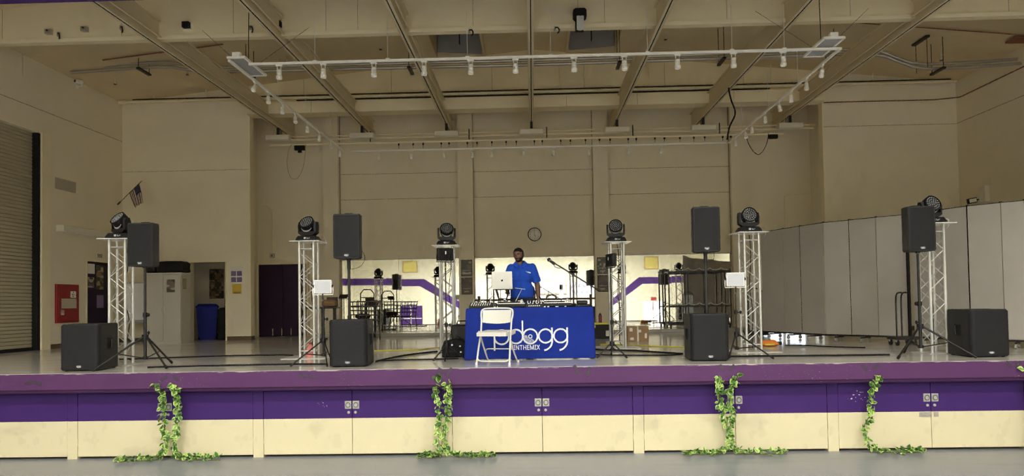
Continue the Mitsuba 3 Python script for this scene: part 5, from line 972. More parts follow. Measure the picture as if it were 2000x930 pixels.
def soft(x0, x1, y0, y1, z0, z1, seed, amp=0.03):
    m = m3.Manifold.hull_points(np.float32([(x, y, z) for x in (x0, x1) for y in (y0, y1) for z in (z0 + 0.03, z1 - 0.05)] + [(x, y, z) for x in (x0 + 0.05, x1 - 0.05) for y in (y0 + 0.04, y1 - 0.04) for z in (z0, z1)])).refine_to_length(0.05).to_mesh()
    v = m.vert_properties[:, :3].copy(); o = (meshkit.fbm(v * 7, 3, seed)[:, None] - 0.5) * amp * 2; c = v.mean(0); d = v - c; v += o * d / (np.linalg.norm(d, axis=1, keepdims=True) + 1e-6); v[:, 2] = np.maximum(v[:, 2], z0 + 0.001)
    return tm(v, m.tri_verts)
zc = STAGE + hc + 0.01
Q = Proto(); Q.add('bag_body', soft(-8.60, -8.0, 16.0, 16.38, zc, zc + 0.27, 4), 'black_matte', True); Q.add('zip', tube(smooth_path([(-8.55, 16.03, zc + 0.24), (-8.3, 15.99, zc + 0.25), (-8.05, 16.03, zc + 0.235)], 5), 0.008, 6), 'black_plastic')
place('equipment_bag', Q, 'long black equipment bag on top of the grey cabinet', 'bag')
Q = Proto(); Q.add('bag_body', soft(-8.88, -8.64, 16.0, 16.36, zc, zc + 0.20, 9), 'black_plastic', True); Q.add('handle', tube(smooth_path([(-8.83, 16.1, zc + 0.19), (-8.76, 16.1, zc + 0.25), (-8.69, 16.1, zc + 0.19)], 5), 0.010, 6), 'black_plastic')
place('equipment_bag', Q, 'smaller black bag on the left end of the grey cabinet top', 'bag')
Q = Proto(); Q.add('board', box(-9.72, -9.20, 16.62, 16.645, zf + 0.55, zf + 1.42), 'white_plastic', False); Q.add('frame', xz_prism(sbox(-9.75, zf + 0.52, -9.17, zf + 1.45).difference(sbox(-9.72, zf + 0.55, -9.20, zf + 1.42)), 16.61, 16.65), 'grey_plastic', False); Q.add('tray', box(-9.75, -9.17, 16.55, 16.65, zf + 0.49, zf + 0.52), 'grey_plastic', False)
for x in (-9.70, -9.22): Q.add('leg', box(x - 0.015, x + 0.015, 16.62, 16.65, zf, zf + 0.52), 'grey_plastic', False); Q.add('foot', box(x - 0.02, x + 0.02, 16.45, 16.8, zf, zf + 0.03), 'grey_plastic', False)
place('rolling_whiteboard', Q, 'small standing whiteboard behind the far left truss tower', 'whiteboard')
Q = Proto(); bx, by = -8.28, 17.85; fr_ = [(a, b) for a in (-1, 1) for b in (-1, 1)]
Q.add('tub', hull([(bx + a * 0.20, by + b * 0.22, zf + 0.06) for a, b in fr_] + [(bx + a * 0.25, by + b * 0.27, zf + 0.84) for a, b in fr_]), 'bin_blue', 20); Q.add('rim', cbox(bx - 0.265, bx + 0.265, by - 0.285, by + 0.285, zf + 0.81, zf + 0.85, 0.01), 'bin_blue'); Q.add('lid', hull([(bx + a * 0.26, by + b * 0.28, zf + 0.85) for a, b in fr_] + [(bx + a * 0.2, by + b * 0.2, zf + 0.91) for a, b in fr_]), 'bin_blue', 20); Q.add('hinge_bar', cyl((bx - 0.2, by + 0.29, zf + 0.85), (bx + 0.2, by + 0.29, zf + 0.85), 0.02, 8), 'bin_blue')
for s in (-1, 1): Q.add('wheel', cyl((bx + s * 0.19, by + 0.2, zf + 0.08), (bx + s * 0.23, by + 0.2, zf + 0.08), 0.08, 14), 'black_matte')
Q.add('front_foot', box(bx - 0.17, bx + 0.17, by - 0.21, by - 0.10, zf, zf + 0.07), 'bin_blue', False)
place('wheeled_bin', Q, 'dark blue wheeled bin inside the closet opening', 'bin', T=T4().translate([bx, by, 0]) @ T4().rotate([0, 0, 1], 22) @ T4().translate([-bx, -by, 0]))
Q = Proto(); Q.add('bag_body', soft(-7.84, -7.60, 17.45, 17.75, zf, zf + 0.80, 6, 0.03), 'black_matte', True); Q.add('neck', tube(smooth_path([(-7.68, 17.6, zf + 0.76), (-7.66, 17.6, zf + 1.0), (-7.65, 17.6, zf + 1.2)], 4), [0.06, 0.05, 0.045, 0.05, 0.055, 0.05, 0.05, 0.045, 0.03], 10), 'black_matte')
place('instrument_bag', Q, 'tall black bag leaning inside the right edge of the closet opening', 'bag')
one('closet_poster', box(-8.58, -8.19, 18.612, 18.618, 2.15, 2.94), 'poster_gold', 'gold and dark poster on the closet back wall', 'poster', smooth=False)
Q = Proto(); Q.add('sheet', box(-7.40, -7.10, YR - 0.004, YR - 0.001, 2.50, 2.92), 'paper_white', False)
for x in (-7.385, -7.24):
    for z in (2.53, 2.68): Q.add('month_block', box(x, x + 0.125, YR - 0.006, YR - 0.004, z, z + 0.12), 'ink_purple', False)
place('calendar_sheet', Q, 'white sheet with four purple blocks on the wall right of the closet', 'paper')
Q = Proto(); Q.add('pad', box(-7.36, -7.13, YR - 0.006, YR - 0.001, 2.24, 2.48), 'paper_yellow', False); Q.add('lower_fold', box(-7.33, -7.16, YR - 0.008, YR - 0.006, 2.25, 2.29), 'cardboard', False)
place('yellow_note', Q, 'yellow paper on the wall below the white sheet', 'paper')
Q = Proto(); X = XL
def wx(y0, y1, z0, z1, d0=0.0, d1=0.01): return box(X + d0, X + d1, y0, y1, z0, z1)
Q.add('body', cbox(X - 0.05, X + 0.045, 14.72, 15.46, 1.64, 2.47, 0.008), 'red_paint', False); d_ = Q.add('door', cbox(X + 0.045, X + 0.062, 14.75, 15.43, 1.67, 2.44, 0.004), 'red_paint', False); Q.add('window', wx(14.84, 15.34, 1.95, 2.16, 0.060, 0.064), 'grille_grey', False, parent=d_, label='grey window pane'); Q.add('pull', wx(14.84, 14.91, 1.84, 1.92, 0.062, 0.080), 'chrome', False, parent=d_)
Q.add('tag', wx(14.83, 14.93, 1.81, 1.84, 0.062, 0.065), 'paper_white', False, parent=d_)
s_ = Q.add('sign', wx(15.14, 15.32, 2.18, 2.32, 0.062, 0.064), 'paper_white', False, parent=d_)
for i, (t, z) in enumerate((('IN', 2.285), ('EMERGENCY', 2.238), ('PULL', 2.195))):
    if i == 1: t = 'BREAK'
    g_ = text(t, 0.024, 0.002, True); v = g_.vertices; g_ = tm(np.stack([-v[:, 1], v[:, 0], v[:, 2]], 1), g_.faces)
    Q.add('sign_line', mv(g_, X + 0.064, 15.23, z), 'ink_black', False, parent=d_)
place('fire_cabinet', Q, 'red fire hose cabinet on the left stage wall', 'fire cabinet')
Q = Proto(); Q.add('plate', wx(14.72, 15.40, 4.50, 4.745, 0.0, 0.012), 'grille_grey', False)
for i in range(10): Q.add('louvre', wx(14.74, 15.38, 4.515 + i * 0.0225, 4.526 + i * 0.0225, 0.012, 0.02), 'grille_grey', False)
place('vent_grille', Q, 'grey louvred vent grille high on the left wall', 'vent')
Q = Proto(); Q.add('housing', cbox(X, X + 0.16, 14.78, 16.75, 3.60, 3.73, 0.01), 'fixture_white'); Q.add('end_cap', cat([cbox(X, X + 0.165, 14.765, 14.785, 3.597, 3.733, 0.004)]), 'fixture_white'); Q.add('diffuser', box(X + 0.02, X + 0.15, 14.8, 16.73, 3.595, 3.60), 'paper_white', False)
place('wall_light', Q, 'long white box light on the left stage wall', 'light fixture')
Q = Proto(); Q.add('plate', wx(16.14, 16.40, 3.115, 3.215, 0.0, 0.006), 'paint_wall', False); g_ = text('102', 0.075, 0.003, True); v = g_.vertices; Q.add('numerals', mv(tm(np.stack([-v[:, 1], v[:, 0], v[:, 2]], 1), g_.faces), X + 0.008, 16.27, 3.13), 'ink_black', False)
place('room_number_sign', Q, 'small dark room number above the purple wall door', 'sign')
# flag
Q = Proto(); p0, p1 = np.array([-9.77, 16.5, 4.43]), np.array([-9.12, 16.3, 4.90])
Q.add('staff', cyl(p0, p1, 0.008, 8), 'dark_wood'); Q.add('socket', cyl(p0 - (p1 - p0) * 0.06, p0 + (p1 - p0) * 0.05, 0.018, 10), 'black_metal'); Q.add('finial', mv(trimesh.creation.icosphere(1, 0.016), *(p1 + 0.012)), 'yellow_plastic', True)
q0, q1 = p0 + (p1 - p0) * 0.47, p0 + (p1 - p0) * 0.90; nu, nv = 27, 20; V, F, Cc = [], [], []
for i in range(nv):
    v = i / (nv - 1)
    for j in range(nu):
        u = j / (nu - 1); top = q0 + (q1 - q0) * u
        low = np.array([-9.335 + 0.20 * u, 16.42 - 0.05 * u, 4.31 + 0.10 * u])
        p = top * (1 - v) + low * v; p[1] += 0.022 * math.sin(u * 15) * v; p[0] += 0.025 * math.sin(3.1 * v) * (u - 0.3)
        V.append(p)
for i in range(nv - 1):
    for j in range(nu - 1):
        a = i * nu + j; F.append([a, a + 1, a + nu + 1]); F.append([a, a + nu + 1, a + nu])
V, F = np.array(V), np.array(F); pick = {'red_cloth': [], 'paper_white': [], 'canton': []}
for k, (f1, f2) in enumerate(zip(F[::2], F[1::2])):
    i, j = divmod(k, nu - 1); u = j // 2
    key = 'canton' if j >= 12 and i < 8 else ('red_cloth' if u % 2 == 0 else 'paper_white'); pick[key] += [f1, f2]
prin('flag_navy', (0.012, 0.014, 0.05), 0.8); prin('flag_red', (0.10, 0.018, 0.018), 0.8); prin('flag_white', (0.50, 0.46, 0.38), 0.8)
for nm, key, mm in (('red_stripes', 'red_cloth', 'flag_red'), ('white_stripes', 'paper_white', 'flag_white'), ('canton', 'canton', 'flag_navy')):
    fa = np.array(pick[key]); fa2 = np.vstack([fa, fa[:, ::-1]]); Q.add(nm, tm(np.vstack([V]), fa), mm, False, label={'red_stripes': 'red stripes', 'white_stripes': 'white stripes', 'canton': 'dark blue canton with small stars'}[nm])
st = []
for i in range(3):
    for j in range(4):
        k = (1 + i * 2) * nu + 14 + j * 3; st.append(mv(trimesh.creation.icosphere(0, 0.0065), *(V[k] + [0, -0.003, 0])))
Q.add('stars', cat(st), 'flag_white', False, kind='stuff')
place('wall_flag', Q, 'small American flag on a slanted staff in the upper left corner', 'flag')
one('wall_conduit', tube(smooth_path([(-7.42, YB - 0.03, 4.645), (-7.057, YB - 0.03, 4.645), (-7.015, YB - 0.03, 4.613), (-7.015, YB - 0.03, 3.34)], 2), 0.014, 8), 'paint_trim', 'thin conduit bending down the wall above the dark recess doors', 'conduit')
Q = Proto(); Q.add('box', cbox(-7.078, -6.953, YB - 0.06, YB, 3.225, 3.35, 0.006), 'grille_grey'); Q.add('toggle', box(-7.026, -7.005, YB - 0.075, YB - 0.06, 3.267, 3.308), 'black_plastic', False)
place('switch_box', Q, 'small grey switch box on the wall above the dark recess doors', 'switch')
one('wall_conduit', tube(smooth_path([(6.734, YB - 0.03, 3.2), (6.734, YB - 0.03, 4.613), (6.786, YB - 0.03, 4.655), (7.45, YB - 0.03, 4.655)], 2), 0.014, 8), 'paint_trim', 'thin conduit bending across the wall of the right recess', 'conduit')
# things by the left mirror
Q = Proto(); Q.add('tabletop', cbox(-5.35, -4.60, 16.55, 17.05, STAGE + 0.745, STAGE + 0.785, 0.004), 'black_metal')
for x in (-5.0, -4.72): 
    Q.add('column', box(x - 0.035, x + 0.035, 16.77, 16.83, STAGE + 0.03, STAGE + 0.745), 'black_metal', False); Q.add('foot', box(x - 0.04, x + 0.04, 16.56, 17.04, STAGE, STAGE + 0.035), 'black_metal', False)
place('side_table', Q, 'narrow black table beside the left pilaster', 'table')
one('rag_pile', soft(-4.98, -4.66, 16.6, 16.95, STAGE + 0.786, STAGE + 0.95, 21, 0.05), 'cardboard', 'crumpled brown cloth heap on the narrow black table', 'cloth heap', smooth=True)
one('wooden_board', cbox(-4.96, -4.70, 16.97, 17.04, STAGE + 0.786, STAGE + 1.02, 0.004), 'dark_wood', 'small dark wooden panel leaning at the back of the narrow black table', 'panel')
def wire_chair(l, x, y, rz, grp, seat=True):
    Q = Proto(); w = 0.24
    for s in (-1, 1):
        Q.add('leg', cyl((s * w, -0.24, 0), (s * w * 0.93, -0.21, 0.45), 0.011, 8), 'black_metal'); Q.add('leg', cyl((s * w, 0.27, 0), (s * w * 0.93, 0.19, 0.45), 0.011, 8), 'black_metal'); Q.add('back_post', cyl((s * w * 0.93, 0.19, 0.45), (s * w * 1.05, 0.30, 0.92), 0.011, 8), 'black_metal')
    Q.add('seat', cbox(-w, w, -0.24, 0.22, 0.44, 0.475, 0.008), 'black_plastic')
    for i in range(4): z = 0.58 + i * 0.105; yy = 0.19 + (z - 0.45) / 0.47 * 0.11; Q.add('back_slat', box(-w * 1.03, w * 1.03, yy - 0.008, yy + 0.008, z - 0.014, z + 0.014), 'black_metal', False)
    for i in range(4): x_ = -0.15 + i * 0.10; Q.add('back_bar', hull([(x_ + a * 0.008, y_ + b * 0.006, z) for a in (-1, 1) for b in (-1, 1) for y_, z in ((0.205, 0.50), (0.297, 0.90))]), 'black_metal', False)
    return place('slatted_chair', Q, l, 'chair', grp, T=TR(x, y, STAGE, rz))
wire_chair('black slatted chair before the left mirror, the one nearer the black table', -4.14, 17.20, 174, 'black chairs before the left mirror')
wire_chair('black slatted chair before the left mirror, the right one', -3.83, 16.55, 192, 'black chairs before the left mirror')
one('folded_jacket', soft(-4.55, -3.75, 16.25, 16.6, STAGE + 0.478, STAGE + 0.62, 31, 0.04) if False else soft(-4.30, -3.98, 17.06, 17.32, STAGE + 0.477, STAGE + 0.60, 31, 0.03), 'black_matte', 'black jacket lying on a slatted chair before the left mirror', 'jacket', smooth=True)
Q = Proto(); Q.add('tripod_leg', cyl((-4.47, 16.13, STAGE), (-4.35, 16.25, STAGE + 0.5), 0.01, 6), 'black_metal'); Q.add('tripod_leg', cyl((-4.21, 16.13, STAGE), (-4.35, 16.25, STAGE + 0.5), 0.01, 6), 'black_metal'); Q.add('tripod_leg', cyl((-4.35, 16.45, STAGE), (-4.35, 16.25, STAGE + 0.5), 0.01, 6), 'black_metal'); Q.add('pole', cyl((-4.35, 16.25, STAGE + 0.3), (-4.35, 16.25, STAGE + 0.98), 0.010, 8), 'black_metal'); Q.add('desk', rot(cbox(-0.10, 0.10, -0.006, 0.006, -0.09, 0.09, 0.003), -60, (1, 0, 0)).apply_translation((-4.35, 16.23, STAGE + 1.02)), 'black_metal'); Q.add('lip', box(-4.45, -4.25, 16.25, 16.28, STAGE + 0.955, STAGE + 0.967), 'black_metal', False)
place('music_stand', Q, 'black music stand behind the left inner loudspeaker pole', 'music stand')
Q = Proto(); Q.add('upright', tube(smooth_path([(-4.32, 17.72, STAGE + 0.1), (-4.32, 17.72, STAGE + 1.15), (-4.27, 17.72, STAGE + 1.20), (-4.03, 17.72, STAGE + 1.20), (-3.98, 17.72, STAGE + 1.15), (-3.98, 17.72, STAGE + 0.1)], 3), 0.013, 8), 'black_metal')
for z in (1.0, 0.82, 0.64): Q.add('rung', cyl((-4.32, 17.72, STAGE + z), (-3.98, 17.72, STAGE + z), 0.010, 8), 'black_metal')
Q.add('deck', cbox(-4.35, -3.95, 17.5, 17.76, STAGE + 0.085, STAGE + 0.12, 0.005), 'black_metal')
for x in (-4.32, -3.98):
    for y in (17.53, 17.72): Q.add('wheel', cyl((x - 0.015, y, STAGE + 0.043), (x + 0.015, y, STAGE + 0.043), 0.042, 12), 'black_matte')
place('platform_trolley', Q, 'black trolley with a laddered handle standing before the left mirror', 'trolley')
# ================================================================ right side
DZ0, DZ1 = STAGE + 0.13, 3.31
DA = [(4.86, 15.10), (5.10, 14.50), (5.27, 14.02), (5.48, 13.43), (5.80, 13.08), (6.10, 12.70), (6.45, 12.37)]
DB = [(6.50, 12.27), (6.70, 11.75), (6.88, 11.35), (7.17, 11.00), (7.39, 10.80), (7.75, 10.50), (8.1, 10.25)]
def divider(pts, l):
    Q = Proto(); n = len(pts)
    for i in range(n - 1):
        a, b = np.array(pts[i]), np.array(pts[i + 1]); u = (b - a) / np.linalg.norm(b - a); nn = np.array([u[1], -u[0]]); nn = nn if nn @ (-a) > 0 else -nn
        L = np.linalg.norm(b - a); quad = lambda s0, s1, t0, t1: Polygon([tuple(a + u * s0 + nn * t0), tuple(a + u * s1 + nn * t0), tuple(a + u * s1 + nn * t1), tuple(a + u * s0 + nn * t1)])
        p = Q.add('panel', prism_z(quad(0.006, L - 0.006, -0.022, 0.022), DZ0, DZ1), 'divider_fabric', False)
        Q.add('edge_trim', cat([prism_z(quad(0.004, L - 0.004, -0.024, 0.024), DZ1, DZ1 + 0.012), prism_z(quad(0.004, L - 0.004, -0.024, 0.024), DZ0 - 0.03, DZ0)]), 'black_metal', False, parent=p)
        Q.add('hinge_strip', prism_z(quad(L - 0.004, L + 0.001, -0.018, 0.0235), DZ0 + 0.01, DZ1), 'black_matte' if i % 2 else 'grille_grey', False, parent=p)
        mx = (a + b) / 2
        if i % 2 == 0 or i == n - 2 or True:
            c = Q.add('caster', cat([prism_z(Polygon([tuple(mx - nn * 0.16 - u * 0.015), tuple(mx + nn * 0.16 - u * 0.015), tuple(mx + nn * 0.16 + u * 0.015), tuple(mx - nn * 0.16 + u * 0.015)]), STAGE + 0.075, STAGE + 0.095), cyl((mx[0], mx[1], STAGE + 0.09), (mx[0], mx[1], DZ0 - 0.03), 0.014, 8)]), 'black_metal')
            for s in (-0.14, 0.14):
                w_ = mx + nn * s; Q.add('wheel', cyl((w_[0] - 0.012 * u[0], w_[1] - 0.012 * u[1], STAGE + 0.038), (w_[0] + 0.012 * u[0], w_[1] + 0.012 * u[1], STAGE + 0.038), 0.037, 12), 'grey_plastic', parent=c)
        Q.add('clip', box(b[0] - 0.015, b[0] + 0.015, b[1] - 0.015, b[1] + 0.015, DZ1 + 0.005, DZ1 + 0.024), 'black_plastic', False)
    return place('room_divider', Q, l, 'room divider', 'folding room dividers')
divider(DA, 'tall grey folding room divider behind the second truss tower from the right')
divider(DB, 'tall grey folding room divider behind the far right truss tower and subwoofer')
Q = Proto(); Q.add('stile', box(6.375, 6.415, 12.22, 12.26, STAGE, 2.93), 'black_matte', False); Q.add('cap', box(6.37, 6.42, 12.215, 12.265, 2.93, 2.95), 'black_metal', False)
place('divider_stile', Q, 'black upright edge strip where the two room dividers meet', 'post')
Q = Proto()
for dx in (0.0, 0.085): Q.add('handle', tube(smooth_path([(5.99 + dx, 11.88, STAGE + 0.14), (5.99 + dx, 11.88, STAGE + 0.66), (6.02 + dx, 11.93, STAGE + 0.81), (6.09 + dx, 12.0, STAGE + 0.87), (6.17 + dx, 12.05, STAGE + 0.875)], 5), 0.013, 8), 'black_metal')
Q.add('deck', cbox(5.94, 6.31, 11.80, 12.12, STAGE + 0.10, STAGE + 0.15, 0.006), 'black_metal')
for x in (5.98, 6.26):
    for y in (11.85, 12.07):
        c = Q.add('fork', box(x - 0.02, x + 0.02, y - 0.02, y + 0.02, STAGE + 0.06, STAGE + 0.10), 'grey_plastic', False); Q.add('wheel', cyl((x - 0.014, y, STAGE + 0.05), (x + 0.014, y, STAGE + 0.05), 0.048, 14), 'black_plastic', parent=c)
place('chair_dolly', Q, 'black dolly with two curved handles in front of the room dividers', 'dolly')
Q = Proto(); Q.add('slab', cbox(4.72, 5.02, 15.6, 15.66, STAGE + 0.12, STAGE + 0.95, 0.006), 'cabinet_grey'); Q.add('frame_top', tube(smooth_path([(4.70, 15.63, STAGE + 0.1), (4.70, 15.63, STAGE + 0.98), (4.74, 15.63, STAGE + 1.03), (4.99, 15.63, STAGE + 1.03), (5.03, 15.63, STAGE + 0.98), (5.03, 15.63, STAGE + 0.1)], 3), 0.014, 8), 'black_metal'); Q.add('base', cbox(4.62, 5.08, 15.45, 15.8, STAGE + 0.02, STAGE + 0.12, 0.01), 'black_metal')
place('folded_table', Q, 'pale folded tabletop upright on a black cart behind the second tower from the right', 'folded table')
Q = Proto(); yv, zv = 16.22, 4.2
Q.add('bracket', box(XR - 0.10, XR, yv - 0.13, yv + 0.08, 4.0, 4.36), 'fixture_white', False); Q.add('arm', cyl((XR - 0.06, yv + 0.05, 4.08), (XR - 0.16, yv + 0.2, 4.07), 0.014, 8), 'black_metal'); h_ = Q.add('housing', rot(cbox(XR - 0.30, XR - 0.10, yv + 0.14, yv + 0.22, 4.00, 4.12, 0.008), -10, (0, 1, 0), (XR - 0.2, yv + 0.18, 4.06)), 'black_plastic'); Q.add('lens_face', rot(box(XR - 0.28, XR - 0.12, yv + 0.13, yv + 0.141, 4.02, 4.10), -10, (0, 1, 0), (XR - 0.2, yv + 0.18, 4.06)), 'white_plastic', False, parent=h_, label='bright white face')
place('wall_fixture', Q, 'small white bracket with a black-rimmed light on the right wall', 'light fixture')
# ================================================================ cables and small floor things
def cable(pts, r, m, l, z=None, n=6):
    p = smooth_path([(x, y, STAGE + r + 0.001) for x, y in pts], n); k = len(p); w = 0.012 * np.sin(np.arange(k) * 1.9 + pts[0][0] * 5); p[1:-1, 1] += w[1:-1]
    return one('floor_cable', tube(p, r, 8), m, l, 'cable', group='cables across the stage floor')
cable([(-5.30, 9.62), (-4.4, 9.75), (-3.4, 9.80), (-2.85, 9.74)], 0.011, 'black_matte', 'black cable lying along the front left of the stage floor, from the left tripod stand')
cable([(-6.9, 11.15), (-5.6, 11.55), (-4.8, 11.72), (-4.3, 11.7), (-3.95, 11.58)], 0.010, 'black_matte', 'black cable on the left stage floor, farther back, running to the second tower')
cable([(-2.24, 10.05), (-2.1, 10.9), (-1.9, 11.5), (-1.62, 11.95)], 0.012, 'black_matte', 'black cable slanting back from the left inner subwoofer to a tower')
cable([(-3.1, 12.2), (-2.7, 12.45), (-2.0, 12.5), (-1.93, 12.8), (-1.2, 13.15)], 0.009, 'yellow_cable', 'yellow cable on the stage floor left of the backpack')
cable([(-2.2, 10.2), (-1.8, 10.32), (-1.46, 10.34), (-1.1, 10.40)], 0.009, 'black_matte', 'thin black cable from the left inner subwoofer towards the backpack')
cable([(0.95, 12.0), (1.1, 11.8), (1.55, 11.5), (1.95, 11.0), (2.22, 10.65)], 0.013, 'black_matte', 'black cable from the tower right of the blue table to the right inner subwoofer')
cable([(1.25, 13.3), (1.64, 13.1), (2.1, 12.6), (2.6, 12.2), (3.0, 12.0)], 0.009, 'yellow_cable', 'yellow cable on the stage floor in front of the cardboard box')
cable([(0.9, 10.75), (1.5, 10.55), (1.95, 10.46), (2.2, 10.62)], 0.009, 'black_matte', 'thin black cable across the floor right of the blue table')
cable([(4.3, 12.27), (4.5, 12.2), (4.95, 11.65), (5.25, 11.4)], 0.009, 'black_matte', 'thin black cable running right from the orange plug below the room divider')
cable([(2.7, 10.05), (3.4, 10.0), (4.2, 9.95), (4.9, 9.93)], 0.012, 'black_matte', 'thick black cable along the floor from the right inner subwoofer to the right tripod stand')
prin('orange_plastic', (0.75, 0.22, 0.03), 0.45)
Q = Proto(); m = soft(3.86, 4.16, 12.15, 12.38, STAGE, STAGE + 0.10, 13, 0.02); Q.add('pouch', m, 'orange_plastic', True); Q.add('plug', cyl((4.15, 12.27, STAGE + 0.045), (4.24, 12.27, STAGE + 0.045), 0.03, 10), 'black_plastic'); Q.add('stripe', box(3.92, 4.08, 12.14, 12.16, STAGE + 0.02, STAGE + 0.045), 'yellow_plastic', False)
place('orange_pouch', Q, 'orange and yellow pouch on the floor behind the second tower from the right', 'pouch')
prin('pink_plastic', (0.62, 0.22, 0.17), 0.6)
Q = Proto(); Q.add('bottle', lathe([(0, 0), (0.07, 0), (0.075, 0.02), (0.06, 0.13), (0.02, 0.2), (0, 0.2)], 14), 'pink_plastic'); Q.add('cap', lathe([(0.022, 0.195), (0.022, 0.225), (0, 0.228)], 10), 'red_cloth')
place('pink_bottle', Q, 'pinkish bottle on the floor inside the foot of the second tower from the left', 'bottle', T=TR(-3.54, 11.19, STAGE + 0.010))
# ================================================================ the man behind the table
def caps(p, q, r0, r1, n=14):
    s = lambda c, r: m3.Manifold.sphere(r, n).translate([float(v) for v in c])
    return m3.Manifold.batch_hull([s(p, r0), s(q, r1)])
def ell(c, r, n=20): return m3.Manifold.sphere(1.0, n).scale([float(v) for v in r]).translate([float(v) for v in c])
def meld(ms, edge, it, lam=0.5):
    m = ms[0]
    for k in ms[1:]: m = m + k
    m = m.refine_to_length(edge).to_mesh(); t = trimesh.Trimesh(m.vert_properties[:, :3], m.tri_verts, process=True)
    trimesh.smoothing.filter_taubin(t, lamb=lam, nu=lam + 0.03, iterations=it); return t
def to_m3(t): return m3.Manifold(m3.Mesh(np.asarray(t.vertices, np.float32), np.asarray(t.faces, np.uint32)))
A3 = lambda *v: np.array(v, float)
SHL, ELL_, WRL = A3(0.185, 0.0, 1.365), A3(0.250, 0.03, 1.085), A3(0.262, -0.04, 0.845)
SHR, ELR, WRR = A3(-0.185, -0.02, 1.36), A3(-0.25, -0.06, 1.10), A3(-0.215, -0.26, 0.97)
NK, HC_ = A3(-0.015, -0.005, 1.40), A3(-0.042, -0.035, 1.575)
def hand(w, fdir, pnorm, side):
    "w wrist, fdir fingers' direction, pnorm palm normal; relaxed curl"
    f = fdir / np.linalg.norm(fdir); n = pnorm - f * (pnorm @ f); n /= np.linalg.norm(n); s = np.cross(n, f) * side
    P = []; k0 = w + f * 0.085
    P.append(m3.Manifold.batch_hull([m3.Manifold.sphere(0.015, 12).translate((w + s * a + f * 0.01).tolist()) for a in (-0.014, 0.014)] + [m3.Manifold.sphere(0.0125, 12).translate((k0 + s * a).tolist()) for a in (-0.032, 0.032)]))
    for i, (off, L) in enumerate(((-0.031, 0.062), (-0.011, 0.078), (0.010, 0.084), (0.031, 0.074))):
        a = k0 + s * off; d = f.copy(); p = a
        for seg, (fr, bend) in enumerate(((0.45, 14 + 4 * (3 - i)), (0.32, 34), (0.23, 46))):
            th = math.radians(bend); dd = f * math.cos(th) + n * math.sin(th); q = p + dd * L * fr
            P.append(caps(p, q, 0.0094 - 0.0008 * seg, 0.0090 - 0.0010 * seg, 10)); p = q
    t0 = w + f * 0.03 + s * 0.026; t1 = t0 + (s * 0.75 + f * 0.75 + n * 0.3) * 0.032; t2 = t1 + (f + n * 0.45 + s * 0.15) * 0.030; t3 = t2 + (f + n * 0.55) * 0.020
    P += [caps(t0, t1, 0.015, 0.0115, 10), caps(t1, t2, 0.0112, 0.0098, 10), caps(t2, t3, 0.0098, 0.008, 10)]
    return P
arms = [caps(SHL, ELL_, 0.052, 0.042), caps(ELL_, ELL_ + (WRL - ELL_) * 0.35, 0.042, 0.041), caps(ELL_ + (WRL - ELL_) * 0.35, WRL, 0.041, 0.027), caps(SHR, ELR, 0.052, 0.042), caps(ELR, ELR + (WRR - ELR) * 0.35, 0.042, 0.041), caps(ELR + (WRR - ELR) * 0.35, WRR, 0.041, 0.027)]
torso = [ell((0, 0.0, 1.24), (0.165, 0.105, 0.20)), ell((0, 0.0, 1.02), (0.155, 0.11, 0.17)), ell((0, 0.01, 0.90), (0.165, 0.115, 0.12)), caps(A3(-0.13, 0, 1.36), A3(0.13, 0, 1.36), 0.055, 0.055), caps(NK - A3(0, 0, 0.03), HC_ - A3(0, -0.02, 0.09), 0.062, 0.055)]
HIPS = [A3(0.09, 0.0, 0.88), A3(-0.09, 0.0, 0.88)]; KN = [A3(0.105, -0.02, 0.49), A3(-0.11, -0.04, 0.49)]; AN = [A3(0.11, 0.03, 0.085), A3(-0.13, 0.0, 0.085)]
legs = []
for h_, k_, a_ in zip(HIPS, KN, AN): legs += [caps(h_, k_, 0.085, 0.056), caps(k_, k_ + (a_ - k_) * 0.3, 0.056, 0.055), caps(k_ + (a_ - k_) * 0.3, a_, 0.055, 0.038), caps(a_ - A3(0, 0, 0.035), a_ + A3(0, -0.13, -0.045), 0.035, 0.028)]
body_t = meld(arms + torso + legs, 0.022, 8)
hands_m = [meld(hand(WRL - A3(0.0, 0.0, -0.004), A3(0.0, -0.10, -1.0), A3(-1.0, -0.1, 0.0), -1), 0.004, 6), meld(hand(WRR, A3(-0.10, -1.0, -0.15), A3(0.1, -0.1, -1.0), 1), 0.004, 6)]
# head, face towards -y
hs = trimesh.creation.icosphere(5, 1.0); D_ = hs.vertices.copy(); x, y, z = D_.T
P_ = np.stack([x * 0.0765, y * 0.098, z * 0.120], 1)
low = np.clip(-z, 0, 1); P_[:, 0] *= 1 - 0.26 * low ** 1.6; P_[:, 1] *= 1 - np.where(y > 0, 0.28 * low ** 1.2, 0.04 * low); P_[:, 1] -= 0.012 * low ** 2
P_[:, 0] *= 1 + 0.03 * np.exp(-((z + 0.05) / 0.2) ** 2); P_[:, 2] = np.where(z < 0, P_[:, 2] * 1.0, 0.110 * np.clip(z, 0, 1) ** 0.92); P_[:, 0] *= 1 + 0.10 * np.clip(z, 0, 1) * (1 - np.clip(z, 0, 1)) * 4 * 0.6
X_, Z_ = P_[:, 0], P_[:, 2]; fr = np.clip(-y, 0, 1) ** 0.6 * (y < 0)
g2 = lambda cx, cz, sx, sz: np.exp(-((X_ - cx) / sx) ** 2 - ((Z_ - cz) / sz) ** 2) * fr
out = 0.022 * g2(0, -0.026, 0.0135, 0.013) + 0.014 * g2(0, -0.008, 0.009, 0.020) + 0.006 * (g2(0.014, -0.030, 0.008, 0.008) + g2(-0.014, -0.030, 0.008, 0.008)) - 0.0115 * (g2(0.031, 0.010, 0.017, 0.011) + g2(-0.031, 0.010, 0.017, 0.011)) + 0.005 * g2(0.03, 0.030, 0.028, 0.009) + 0.005 * g2(-0.03, 0.030, 0.028, 0.009)
